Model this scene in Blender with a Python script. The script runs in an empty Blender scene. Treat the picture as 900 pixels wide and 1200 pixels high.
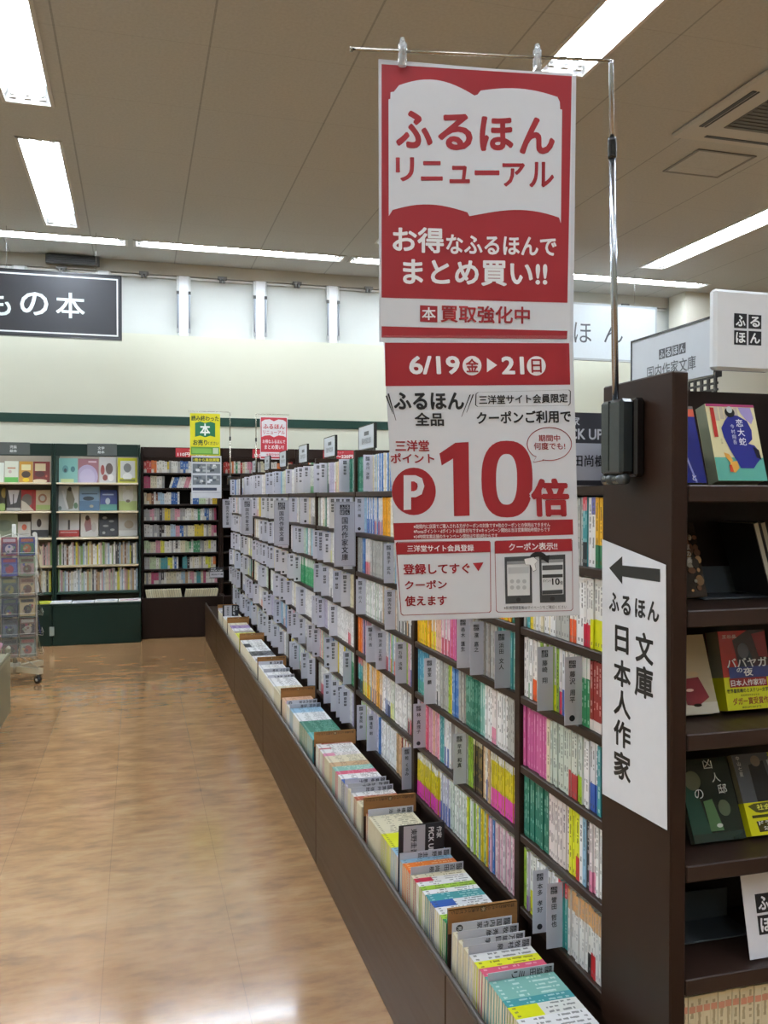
import bpy, math, random
from mathutils import Vector, Matrix
random.seed(11)
scene = bpy.context.scene
COL = scene.collection

# ------------------------------------------------------------------ camera
FOC, EYE = 1030.0, 1.45                       # focal length in pixels of the 900x1200 frame, lens height
TH, DE = math.atan(290/FOC), math.atan(17/FOC)  # turned to the right of the aisle, tipped slightly down
cam_d = bpy.data.cameras.new('camera'); cam = bpy.data.objects.new('camera', cam_d); COL.objects.link(cam)
cam_d.sensor_fit = 'VERTICAL'; cam_d.sensor_height = 24; cam_d.lens = 24*FOC/1200
cam_d.clip_start = .05; cam_d.clip_end = 100
cam.location = (0, 0, EYE); cam.rotation_euler = (math.pi/2-DE, 0, -TH)
scene.camera = cam

# ------------------------------------------------------------------ world, exposure, lamp strength
w = bpy.data.worlds.new('world'); scene.world = w; w.use_nodes = True
w.node_tree.nodes['Background'].inputs[0].default_value = (.80, .84, .9, 1)
w.node_tree.nodes['Background'].inputs[1].default_value = .02
scene.view_settings.view_transform = 'Standard'; scene.view_settings.look = 'None'
scene.view_settings.gamma = 1; scene.view_settings.use_curve_mapping = False
scene.view_settings.exposure = 0.86
TUBE_POWER = 30.0                             # radiance of the fluorescent tubes
TUBE_COLOR = (.885, .985, 1.105, 1)
scene.cycles.use_denoising = True
scene.cycles.max_bounces = 8; scene.cycles.diffuse_bounces = 5; scene.cycles.glossy_bounces = 3
scene.cycles.transmission_bounces = 6; scene.cycles.transparent_max_bounces = 8
scene.cycles.caustics_reflective = False; scene.cycles.caustics_refractive = False
scene.cycles.sample_clamp_indirect = 4.0

# ------------------------------------------------------------------ measuring (photo pixel -> point on a known plane of the shop)
vF = Vector((math.sin(TH)*math.cos(DE), math.cos(TH)*math.cos(DE), -math.sin(DE)))
vR = Vector((math.cos(TH), -math.sin(TH), 0)); vU = vR.cross(vF)
EYEP = Vector((0, 0, EYE))
def ray(x, y): return vF+(x-450)/FOC*vR+(600-y)/FOC*vU
def atX(x, y, v): d = ray(x, y); return EYEP+d*(v/d.x)
def atY(x, y, v): d = ray(x, y); return EYEP+d*(v/d.y)
def atZ(x, y, v): d = ray(x, y); return EYEP+d*((v-EYE)/d.z)
def atD(x, y, v): return EYEP+ray(x, y)*v

# ------------------------------------------------------------------ colours and materials
def lin(h):
    h = h.lstrip('#')
    if len(h) == 3: h = ''.join(c*2 for c in h)
    o = []
    for i in (0, 2, 4):
        c = int(h[i:i+2], 16)/255
        o.append(c/12.92 if c <= .04045 else ((c+.055)/1.055)**2.4)
    return (*o, 1.0)
MATS = {}
def base_mat(name, rough=.5, metal=0, coat=0, vary=.06, scale=(40, 40, 40), rvary=0, spec=.5, trans=0, alpha=1, sheen=0):
    m = bpy.data.materials.new(name); m.use_nodes = True; nt = m.node_tree; N = nt.nodes; L = nt.links
    b = N['Principled BSDF']
    a = N.new('ShaderNodeAttribute'); a.attribute_name = 'Col'
    tc = N.new('ShaderNodeTexCoord'); mp = N.new('ShaderNodeMapping'); mp.inputs['Scale'].default_value = scale
    nz = N.new('ShaderNodeTexNoise'); nz.inputs['Scale'].default_value = 1; nz.inputs['Detail'].default_value = 4
    L.new(tc.outputs['Object'], mp.inputs['Vector']); L.new(mp.outputs['Vector'], nz.inputs['Vector'])
    mr = N.new('ShaderNodeMapRange'); mr.inputs['To Min'].default_value = 1-vary; mr.inputs['To Max'].default_value = 1+vary
    L.new(nz.outputs['Fac'], mr.inputs['Value'])
    mx = N.new('ShaderNodeVectorMath'); mx.operation = 'SCALE'
    L.new(a.outputs['Color'], mx.inputs[0]); L.new(mr.outputs['Result'], mx.inputs['Scale'])
    L.new(mx.outputs['Vector'], b.inputs['Base Color'])
    b.inputs['Roughness'].default_value = rough; b.inputs['Metallic'].default_value = metal
    b.inputs['Coat Weight'].default_value = coat; b.inputs['Coat Roughness'].default_value = .12
    b.inputs['Specular IOR Level'].default_value = spec
    b.inputs['Transmission Weight'].default_value = trans; b.inputs['Alpha'].default_value = alpha
    if rvary:
        m2 = N.new('ShaderNodeMapRange'); m2.inputs['To Min'].default_value = rough-rvary; m2.inputs['To Max'].default_value = rough+rvary
        L.new(nz.outputs['Fac'], m2.inputs['Value']); L.new(m2.outputs['Result'], b.inputs['Roughness'])
    MATS[name] = m
base_mat('paper', .6, vary=.03, spec=.3)
base_mat('printed', .42, vary=.03, spec=.4)
base_mat('cover', .38, coat=.05, vary=.04, spec=.3)
base_mat('glossy_film', .12, coat=.6, vary=.02)
base_mat('pages', .85, vary=.12, scale=(30, 600, 30), spec=.1)
base_mat('wood', .45, vary=.22, scale=(14, 14, 1.6), rvary=.06, spec=.16)
base_mat('wood_long', .38, vary=.20, scale=(60, 3, 60), rvary=.06, spec=.22)
base_mat('laminate', .42, vary=.06, scale=(8, 8, 8), spec=.22)
base_mat('plastic', .35, vary=.04)
base_mat('black_plastic', .25, vary=.05)
base_mat('steel', .22, metal=1, vary=.05)
base_mat('painted_metal', .4, vary=.03)
base_mat('white_enamel', .5, vary=.02)
base_mat('cardboard', .75, vary=.14, scale=(30, 30, 120), spec=.2)
base_mat('fabric', .9, vary=.15, scale=(90, 90, 90), spec=.1)
base_mat('clear_plastic', .1, vary=0, trans=.4, alpha=.5)
base_mat('clear_sleeve', .08, vary=0, alpha=.04, spec=.2)

def lamp_mat():
    m = bpy.data.materials.new('fluorescent'); m.use_nodes = True; nt = m.node_tree; N = nt.nodes
    b = N['Principled BSDF']; b.inputs['Base Color'].default_value = (.9, .9, .9, 1)
    b.inputs['Emission Color'].default_value = TUBE_COLOR; b.inputs['Emission Strength'].default_value = TUBE_POWER
    MATS['fluorescent'] = m
lamp_mat()

def floor_mat():
    m = bpy.data.materials.new('vinyl_floor'); m.use_nodes = True; nt = m.node_tree; N = nt.nodes; L = nt.links
    b = N['Principled BSDF']; tc = N.new('ShaderNodeTexCoord')
    def noise(scale, det=5, dist=0):
        mp = N.new('ShaderNodeMapping'); mp.inputs['Scale'].default_value = scale
        n = N.new('ShaderNodeTexNoise'); n.inputs['Scale'].default_value = 1; n.inputs['Detail'].default_value = det
        n.inputs['Roughness'].default_value = .62; n.inputs['Distortion'].default_value = dist
        L.new(tc.outputs['Object'], mp.inputs['Vector']); L.new(mp.outputs['Vector'], n.inputs['Vector']); return n
    n1 = noise((4.5, 10, 1), 7, .25); n2 = noise((1.1, .8, 1), 3); n3 = noise((9, 34, 1), 4, .1)
    r = N.new('ShaderNodeValToRGB'); e = r.color_ramp.elements
    e[0].position = .30; e[0].color = lin('866645'); e[1].position = .70; e[1].color = lin('ae8a62')
    x = e.new(.5); x.color = lin('a07a53')
    L.new(n1.outputs['Fac'], r.inputs['Fac'])
    mr = N.new('ShaderNodeMapRange'); mr.inputs['From Min'].default_value = .3; mr.inputs['From Max'].default_value = .7
    mr.inputs['To Min'].default_value = .93; mr.inputs['To Max'].default_value = 1.06; L.new(n2.outputs['Fac'], mr.inputs['Value'])
    mr3 = N.new('ShaderNodeMapRange'); mr3.inputs['From Min'].default_value = .35; mr3.inputs['From Max'].default_value = .55; mr3.inputs['To Min'].default_value = .87; mr3.inputs['To Max'].default_value = 1.03; L.new(n3.outputs['Fac'], mr3.inputs['Value'])
    sx = N.new('ShaderNodeSeparateXYZ'); L.new(tc.outputs['Object'], sx.inputs[0])
    def seam(out, size, off):
        a = N.new('ShaderNodeMath'); a.operation = 'ADD'; a.inputs[1].default_value = off+40*size; L.new(out, a.inputs[0])
        p = N.new('ShaderNodeMath'); p.operation = 'PINGPONG'; p.inputs[1].default_value = size/2; L.new(a.outputs[0], p.inputs[0])
        l = N.new('ShaderNodeMath'); l.operation = 'LESS_THAN'; l.inputs[1].default_value = .0011; L.new(p.outputs[0], l.inputs[0]); return l
    s1 = seam(sx.outputs['X'], .405, .105); s2 = seam(sx.outputs['Y'], .81, .2)
    mxs = N.new('ShaderNodeMath'); mxs.operation = 'MULTIPLY_ADD'; mxs.inputs[1].default_value = .35
    L.new(s2.outputs[0], mxs.inputs[0]); L.new(s1.outputs[0], mxs.inputs[2])
    sm = N.new('ShaderNodeMath'); sm.operation = 'MULTIPLY_ADD'; sm.inputs[1].default_value = -.34; sm.inputs[2].default_value = 1; L.new(mxs.outputs[0], sm.inputs[0])
    m1 = N.new('ShaderNodeMath'); m1.operation = 'MULTIPLY'; L.new(mr.outputs[0], m1.inputs[0]); L.new(mr3.outputs[0], m1.inputs[1])
    m2 = N.new('ShaderNodeMath'); m2.operation = 'MULTIPLY'; L.new(m1.outputs[0], m2.inputs[0]); L.new(sm.outputs[0], m2.inputs[1])
    v = N.new('ShaderNodeVectorMath'); v.operation = 'SCALE'; L.new(r.outputs['Color'], v.inputs[0]); L.new(m2.outputs[0], v.inputs['Scale'])
    L.new(v.outputs['Vector'], b.inputs['Base Color'])
    rr = N.new('ShaderNodeMapRange'); rr.inputs['To Min'].default_value = .10; rr.inputs['To Max'].default_value = .20; L.new(n2.outputs['Fac'], rr.inputs['Value'])
    L.new(rr.outputs[0], b.inputs['Roughness']); b.inputs['Specular IOR Level'].default_value = .5; b.inputs['Coat Weight'].default_value = .25; b.inputs['Coat Roughness'].default_value = .07
    bp = N.new('ShaderNodeBump'); bp.inputs['Strength'].default_value = .03; bp.inputs['Distance'].default_value = .012
    n4 = noise((5, 2.2, 1), 2); L.new(n4.outputs['Fac'], bp.inputs['Height']); L.new(bp.outputs['Normal'], b.inputs['Normal'])
    MATS['vinyl_floor'] = m
floor_mat()
def ceiling_mat():
    m = bpy.data.materials.new('ceiling_board'); m.use_nodes = True; nt = m.node_tree; N = nt.nodes; L = nt.links
    b = N['Principled BSDF']; tc = N.new('ShaderNodeTexCoord'); sx = N.new('ShaderNodeSeparateXYZ'); L.new(tc.outputs['Object'], sx.inputs[0])
    def seam(out, size, off, wd):
        a = N.new('ShaderNodeMath'); a.operation = 'ADD'; a.inputs[1].default_value = off+40*size; L.new(out, a.inputs[0])
        p = N.new('ShaderNodeMath'); p.operation = 'PINGPONG'; p.inputs[1].default_value = size/2; L.new(a.outputs[0], p.inputs[0])
        l = N.new('ShaderNodeMath'); l.operation = 'LESS_THAN'; l.inputs[1].default_value = wd; L.new(p.outputs[0], l.inputs[0]); return l
    s1 = seam(sx.outputs['X'], .83, .42, .006); s2 = seam(sx.outputs['Y'], .83, -.11, .004)
    mm = N.new('ShaderNodeMath'); mm.operation = 'MULTIPLY_ADD'; mm.inputs[1].default_value = .3; L.new(s2.outputs[0], mm.inputs[0]); L.new(s1.outputs[0], mm.inputs[2])
    n = N.new('ShaderNodeTexNoise'); n.inputs['Scale'].default_value = 55; n.inputs['Detail'].default_value = 5; L.new(tc.outputs['Object'], n.inputs['Vector'])
    mr = N.new('ShaderNodeMapRange'); mr.inputs['To Min'].default_value = .84; mr.inputs['To Max'].default_value = 1.1; L.new(n.outputs['Fac'], mr.inputs['Value'])
    k = N.new('ShaderNodeMath'); k.operation = 'MULTIPLY_ADD'; k.inputs[1].default_value = -.3; L.new(mm.outputs[0], k.inputs[0]); L.new(mr.outputs[0], k.inputs[2])
    v = N.new('ShaderNodeVectorMath'); v.operation = 'SCALE'; v.inputs[0].default_value = lin('b6b7b5')[:3]; L.new(k.outputs[0], v.inputs['Scale'])
    L.new(v.outputs['Vector'], b.inputs['Base Color']); b.inputs['Roughness'].default_value = .9; b.inputs['Specular IOR Level'].default_value = .1
    MATS['ceiling_board'] = m
ceiling_mat()
base_mat('wall_paint', .8, vary=.025, scale=(3, 3, 3), spec=.2)

# ------------------------------------------------------------------ mesh builder
class Fr:
    """a flat drawing frame: u to the reader's right, v down, both in metres"""
    def __init__(s, o, ax, ay):
        s.o = Vector(o); s.ax = Vector(ax).normalized(); s.ay = Vector(ay).normalized()
        s.n = s.ax.cross(-s.ay).normalized()
    def P(s, u, v, w=0): return s.o+s.ax*u+s.ay*v+s.n*w
    def uv(s, x, y):
        d = ray(x, y); t = (s.o-EYEP).dot(s.n)/d.dot(s.n); q = EYEP+d*t-s.o
        a, b = s.ax, s.ay; ab = a.dot(b); k = 1-ab*ab; qa, qb = q.dot(a), q.dot(b)
        return ((qa-ab*qb)/k, (qb-ab*qa)/k)
GLY = {}
def glyphs(txt, bold=0.0):
    k = (txt, bold)
    if k not in GLY:
        cu = bpy.data.curves.new('t', 'FONT'); cu.body = txt; cu.resolution_u = 3
        o = bpy.data.objects.new('t', cu); COL.objects.link(o)
        dg = bpy.context.evaluated_depsgraph_get()
        me = bpy.data.meshes.new_from_object(o.evaluated_get(dg))
        vs = [(v.co.x, v.co.y, 0.0) for v in me.vertices]; fs = [tuple(p.vertices) for p in me.polygons]
        bpy.data.objects.remove(o); bpy.data.curves.remove(cu); bpy.data.meshes.remove(me)
        if bold > .004:                        # heavier strokes: the same glyph laid down several times, slightly shifted
            n = 8 if bold > .02 else 4; b0, f0 = vs, fs; vs, fs = [], []
            for i in range(n):
                a = 2*math.pi*(i+.5)/n; k0 = len(vs)
                vs += [(x+bold*math.cos(a), y+bold*math.sin(a), i*2e-5) for x, y, _ in b0]; fs += [tuple(k0+j for j in f) for f in f0]
        xs = [v[0] for v in vs] or [0, 1]; ys = [v[1] for v in vs] or [0, 1]
        GLY[k] = (vs, fs, min(xs), max(xs), min(ys), max(ys))
    return GLY[k]
EL = .0004                                     # print layer height
class MB:
    def __init__(s): s.v = []; s.f = []; s.c = []; s.m = []; s.sm = []
    def face(s, pts, col, mat='printed', smooth=False):
        b = len(s.v); s.v += [tuple(p) for p in pts]; s.f.append(tuple(range(b, b+len(pts)))); s.c.append(lin(col)); s.m.append(mat); s.sm.append(smooth)
    def mesh(s, vs, fs, col, mat, smooth=False):
        b = len(s.v); s.v += [tuple(p) for p in vs]; c = lin(col)
        for f in fs: s.f.append(tuple(b+i for i in f)); s.c.append(c); s.m.append(mat); s.sm.append(smooth)
    def box(s, x0, x1, y0, y1, z0, z1, col, mat='laminate'):
        vs = [(x, y, z) for z in (z0, z1) for y in (y0, y1) for x in (x0, x1)]
        s.mesh(vs, [(0, 2, 3, 1), (4, 5, 7, 6), (0, 1, 5, 4), (2, 6, 7, 3), (0, 4, 6, 2), (1, 3, 7, 5)], col, mat)
    def bbox(s, x0, x1, y0, y1, z0, z1, col, mat='laminate', r=.004):
        """box with chamfered edges"""
        r = min(r, (x1-x0)*.45, (y1-y0)*.45, (z1-z0)*.45)
        X = (x0, x1); Y = (y0, y1); Z = (z0, z1); vs = []; idx = {}
        for i in (0, 1):
            for j in (0, 1):
                for k in (0, 1):
                    sx, sy, sz = (1-2*i)*r, (1-2*j)*r, (1-2*k)*r
                    idx[i, j, k, 0] = len(vs); vs.append((X[i], Y[j]+sy, Z[k]+sz))
                    idx[i, j, k, 1] = len(vs); vs.append((X[i]+sx, Y[j], Z[k]+sz))
                    idx[i, j, k, 2] = len(vs); vs.append((X[i]+sx, Y[j]+sy, Z[k]))
        fs = []
        I = lambda i, j, k, a: idx[i, j, k, a]
        for i in (0, 1):
            q = [I(i, 0, 0, 0), I(i, 1, 0, 0), I(i, 1, 1, 0), I(i, 0, 1, 0)]; fs.append(q if i else q[::-1])
            q = [I(0, i, 0, 1), I(0, i, 1, 1), I(1, i, 1, 1), I(1, i, 0, 1)]; fs.append(q if i else q[::-1])
            q = [I(0, 0, i, 2), I(1, 0, i, 2), I(1, 1, i, 2), I(0, 1, i, 2)]; fs.append(q if i else q[::-1])
        for i in (0, 1):
            for j in (0, 1):
                q = [I(i, j, 0, 0), I(i, j, 0, 1), I(i, j, 1, 1), I(i, j, 1, 0)]; fs.append(q if (i+j) % 2 else q[::-1])
                q = [I(i, 0, j, 0), I(i, 0, j, 2), I(i, 1, j, 2), I(i, 1, j, 0)]; fs.append(q if (i+j) % 2 == 0 else q[::-1])
                q = [I(0, i, j, 1), I(0, i, j, 2), I(1, i, j, 2), I(1, i, j, 1)]; fs.append(q if (i+j) % 2 else q[::-1])
        for i in (0, 1):
            for j in (0, 1):
                for k in (0, 1):
                    q = [I(i, j, k, 0), I(i, j, k, 1), I(i, j, k, 2)]; fs.append(q if (i+j+k) % 2 else q[::-1])
        s.mesh(vs, fs, col, mat)
    def fbox(s, fr, u0, u1, v0, v1, w0, w1, col, mat='printed'):
        s.slab(fr, [(u0, v0), (u1, v0), (u1, v1), (u0, v1)], w0, w1, col, mat)
    def slab(s, fr, pts, w0, w1, col, mat='printed', side=None):
        n = len(pts); a = [fr.P(u, v, w1) for u, v in pts]; b = [fr.P(u, v, w0) for u, v in pts]
        s.face(a[::-1], col, mat); s.face(b, side or col, mat)
        for i in range(n):
            j = (i+1) % n; s.face([a[i], a[j], b[j], b[i]], side or col, mat)
    def fpoly(s, fr, pts, col, lay=1, mat='printed'):
        s.face([fr.P(u, v, lay*EL) for u, v in pts][::-1], col, mat)
    def frect(s, fr, u0, v0, u1, v1, col, lay=1, mat='printed'):
        s.fpoly(fr, [(u0, v0), (u1, v0), (u1, v1), (u0, v1)], col, lay, mat)
    def fell(s, fr, u, v, ru, rv, col, lay=1, n=24, mat='printed'):
        s.fpoly(fr, [(u+ru*math.cos(2*math.pi*i/n), v+rv*math.sin(2*math.pi*i/n)) for i in range(n)], col, lay, mat)
    def fring(s, fr, pts, wd, col, lay=1, mat='printed'):
        """closed line of width wd along pts"""
        n = len(pts); cu = sum(p[0] for p in pts)/n; cv = sum(p[1] for p in pts)/n
        q = []
        for u, v in pts:
            d = math.hypot(u-cu, v-cv) or 1; q.append((u-(u-cu)/d*wd, v-(v-cv)/d*wd))
        for i in range(n):
            j = (i+1) % n; s.fpoly(fr, [pts[i], pts[j], q[j], q[i]], col, lay, mat)
    def frame(s, fr, u0, v0, u1, v1, wd, col, lay=1):
        s.frect(fr, u0, v0, u1, v0+wd, col, lay); s.frect(fr, u0, v1-wd, u1, v1, col, lay)
        s.frect(fr, u0, v0+wd, u0+wd, v1-wd, col, lay); s.frect(fr, u1-wd, v0+wd, u1, v1-wd, col, lay)
    def fit(s, fr, txt, u0, v0, u1, v1, col, lay=2, bold=.015, mat='printed', rot=0, shear=0):
        """lettering stretched into a rectangle; rot=1: turned a quarter clockwise"""
        vs, fs, a, b, c, d = glyphs(txt, bold)
        W, H = max(b-a, 1e-6), max(d-c, 1e-6); P = []
        for x, y, zz in vs:
            p, q = (x-a)/W, (d-y)/H
            if rot == 1: p, q = 1-q, p
            elif rot == 2: p, q = 1-p, 1-q
            P.append(fr.P(u0+(u1-u0)*p, v0+(v1-v0)*q+shear*(p-.5), lay*EL+zz))
        s.mesh(P, fs, col, mat)
    def vert(s, fr, txt, uc, v0, size, col, lay=2, bold=.015, pitch=1.05, mat='printed'):
        """column of characters reading down"""
        for ch in txt:
            if ch != ' ':
                vs, fs, a, b, c, d = glyphs(ch, bold)
                s.mesh([fr.P(uc+(x-(a+b)/2)*size, v0+size*.5-(y-.36)*size, lay*EL+zz) for x, y, zz in vs], fs, col, mat)
            v0 += size*pitch*(.6 if ch == ' ' else 1)
        return v0
    def tube(s, pts, r, col, mat='steel', n=10, r2=None, cap=True):
        pts = [Vector(p) for p in pts]; rings = []
        for i, p in enumerate(pts):
            d = (pts[min(i+1, len(pts)-1)]-pts[max(i-1, 0)]).normalized()
            e = Vector((0, 0, 1)) if abs(d.z) < .9 else Vector((1, 0, 0))
            x = d.cross(e).normalized(); y = d.cross(x)
            rr = r if r2 is None else r+(r2-r)*i/(len(pts)-1)
            rings.append([p+(x*math.cos(2*math.pi*k/n)+y*math.sin(2*math.pi*k/n))*rr for k in range(n)])
        vs = [q for g in rings for q in g]; fs = []
        for i in range(len(pts)-1):
            for k in range(n):
                l = (k+1) % n; fs.append((i*n+k, i*n+l, (i+1)*n+l, (i+1)*n+k))
        if cap: fs += [tuple(range(n))[::-1], tuple((len(pts)-1)*n+k for k in range(n))]
        s.mesh(vs, fs, col, mat, True)
    def build(s, name, parent=None, loc=None):
        me = bpy.data.meshes.new(name); me.from_pydata(s.v, [], s.f)
        names = []; mi = []
        for m in s.m:
            if m not in names: names.append(m)
            mi.append(names.index(m))
        for m in names: me.materials.append(MATS[m])
        me.polygons.foreach_set('material_index', mi); me.polygons.foreach_set('use_smooth', s.sm)
        ca = me.color_attributes.new('Col', 'FLOAT_COLOR', 'CORNER'); buf = []
        for f, c in zip(s.f, s.c): buf += list(c)*len(f)
        ca.data.foreach_set('color', buf); me.update()
        o = bpy.data.objects.new(name, me); COL.objects.link(o)
        if parent is not None:
            o.parent = parent; o.matrix_parent_inverse = Matrix.Translation(-parent.location)
        return o
def tag(o, label, cat, group=None, kind=None):
    if label: o['label'] = label
    if cat: o['category'] = cat
    if group: o['group'] = group
    if kind: o['kind'] = kind
    return o
def thing(name, loc, label, cat, group=None):
    o = bpy.data.objects.new(name, None); COL.objects.link(o); o.location = loc; o.empty_display_size = .05
    return tag(o, label, cat, group)
def struct(name, mb): o = mb.build(name); o['kind'] = 'structure'; return o
def crop(ox, oy, k): return lambda x, y: (ox+x/k, oy+y/k)
ORD = ('first second third fourth fifth sixth seventh eighth ninth tenth eleventh twelfth thirteenth fourteenth fifteenth sixteenth seventeenth eighteenth nineteenth twentieth '
       'twenty-first twenty-second twenty-third twenty-fourth twenty-fifth twenty-sixth twenty-seventh twenty-eighth twenty-ninth thirtieth thirty-first thirty-second thirty-third thirty-fourth thirty-fifth thirty-sixth thirty-seventh thirty-eighth thirty-ninth fortieth '
       'forty-first forty-second forty-third forty-fourth forty-fifth forty-sixth forty-seventh forty-eighth forty-ninth fiftieth fifty-first fifty-second fifty-third fifty-fourth fifty-fifth fifty-sixth fifty-seventh fifty-eighth fifty-ninth sixtieth').split()
def nth(i): return ORD[i] if i < len(ORD) else 'later '+ORD[i-len(ORD)]

# ================================================================== THE ROOM
HC = 4.0
KC = (HC-1.45)/2.45
RX0, RX1, RY0, RY1 = -5.0, 8.6, -4.5, 9.85
mb = MB(); mb.box(RX0-.1, RX1+.1, RY0-.1, RY1+.2, -.05, 0, 'b0906a', 'vinyl_floor'); struct('floor', mb)
LW, LD = .285, 2.0                             # recessed lamp opening
LAMPS = []
for cx, ys in ((-.635, (-3.75, -1.2, 1.35, 3.9, 6.46)), (2.37, (-2.45, .1, 2.65, 6.2)), (5.3, (-1.35, 1.2, 3.75, 6.3)), (-3.6, (-1.2, 1.35, 3.9, 6.46))):
    for y in ys: LAMPS.append((cx*KC, (y+LD/2)*KC, LW*KC, LD*KC, 0))
for x in (-4.22, -2.12, .01, 2.15, 4.3): LAMPS.append(((x+1.01)*KC, 8.83*KC, 2.06*KC, .22, 1))
# ceiling with an opening for every lamp
rects = [(a-c/2, a+c/2, b-d/2, b+d/2) for a, b, c, d, k in LAMPS]
xs = sorted({RX0-.1, RX1+.1, *[r[0] for r in rects], *[r[1] for r in rects]}); ys = sorted({RY0-.1, RY1+.2, *[r[2] for r in rects], *[r[3] for r in rects]})
mb = MB()
for i in range(len(xs)-1):
    for j in range(len(ys)-1):
        mx, my = (xs[i]+xs[i+1])/2, (ys[j]+ys[j+1])/2
        if not any(r[0] < mx < r[1] and r[2] < my < r[3] for r in rects):
            mb.face([(xs[i], ys[j], HC), (xs[i], ys[j+1], HC), (xs[i+1], ys[j+1], HC), (xs[i+1], ys[j], HC)], 'c9c1b4', 'ceiling_board')
mb.box(RX0-.1, RX1+.1, RY0-.1, RY1+.2, HC+.16, HC+.2, '888888', 'ceiling_board')
struct('ceiling', mb)
WALL = 'c8c8b6'
mb = MB()
mb.box(RX0-.1, RX1+.1, RY1, RY1+.2, 0, 3.215, WALL, 'wall_paint')            # cream boarded wall
mb.box(RX0-.1, RX1+.1, RY1+.09, RY1+.2, 3.215, HC, 'c0c3be', 'wall_paint')   # set-back upper wall
struct('wall_back', mb)
mb = MB(); mb.box(RX0-.1, RX0, RY0, RY1, 0, HC, WALL, 'wall_paint'); struct('wall_left', mb)
mb = MB(); mb.box(RX1, RX1+.1, RY0, RY1, 0, HC, WALL, 'wall_paint'); struct('wall_right', mb)
mb = MB(); mb.box(RX0, RX1, RY0-.1, RY0, 0, HC, WALL, 'wall_paint'); struct('wall_front', mb)
mb = MB(); mb.box(RX0, RX1, RY1-.012, RY1, 2.236, 2.33, '18332a', 'laminate'); struct('trim_1', mb)
mb = MB(); mb.box(RX0, RX1, RY1-.01, RY1, 0, .08, '3a3530', 'laminate'); struct('baseboard_back', mb)
mb = MB(); mb.box(6.55, RX1, RY1-.35, RY1, 0, HC, 'cfccbe', 'wall_paint'); struct('wall_pier', mb)
mb = MB(); mb.box(RX0, 6.55, RY1+.03, RY1+.09, 3.87, HC, 'b9b6ac', 'wall_paint'); mb.box(RX0, 6.55, RY1+.055, RY1+.075, 3.84, 3.86, 'dcdcd8', 'white_enamel'); struct('trim_2', mb)

# blank panels of the high windows: posts with metal rails, head rail, blind brackets
n = 3
for k in range(-5, 8):
    x = .505+k*.835
    if x > 6.3: break
    mb = MB(); mb.bbox(x-.055, x+.055, RY1+.02, RY1+.09, 3.217, 3.868, 'e6e8ea', 'white_enamel', .006)
    mb.bbox(x-.075, x+.075, RY1+.03, RY1+.09, 3.70, 3.866, 'd2d4d2', 'white_enamel', .004); p = struct('trim_%d' % n, mb); n += 1
    for sx in (-.062, .062):
        m2 = MB(); m2.tube([(x+sx, RY1+.012, 3.29), (x+sx, RY1+.012, 3.665)], .011, '8f959c', 'painted_metal')
        m2.box(x+sx-.014, x+sx+.014, RY1+.002, RY1+.026, 3.665, 3.70, '2a2a28', 'plastic')
        m2.box(x+sx-.014, x+sx+.014, RY1+.002, RY1+.026, 3.25, 3.30, '9a9c9c', 'painted_metal'); m2.build('rail', p)
    m3 = MB(); xm = x+.4175
    m3.box(xm-.05, xm+.05, RY1+.0, RY1+.05, 3.855, 3.885, '5a5750', 'painted_metal')
    for q in (-.018, .018): m3.box(xm+q-.012, xm+q+.012, RY1-.005, RY1+.04, 3.82, 3.856, '4a4742', 'painted_metal')
    tag(m3.build('blind_bracket'), 'small dark bracket at the head of the high wall panel, %s along the wall' % nth(k+5), 'bracket', 'brackets along the high wall panels')
# dark louvre by the ceiling above the black sign
p0, p1 = atY(54, 300, 9.86), atY(117, 313, 9.86)
t = thing('air_vent', (p0.x, 9.8, p1.z), 'black slotted air vent high on the back wall above the black sign', 'vent')
mb = MB(); mb.bbox(p0.x, p1.x, 9.78, 9.84, p1.z-.005, 3.985, '3a3a38', 'painted_metal'); mb.build('vent_frame', t)
mb = MB()
for i in range(4): mb.box(p0.x+.02, p1.x-.02, 9.772, 9.785, p1.z+.005+i*.02, p1.z+.013+i*.02, '141414', 'painted_metal')
mb.build('louvre', t)

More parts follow.
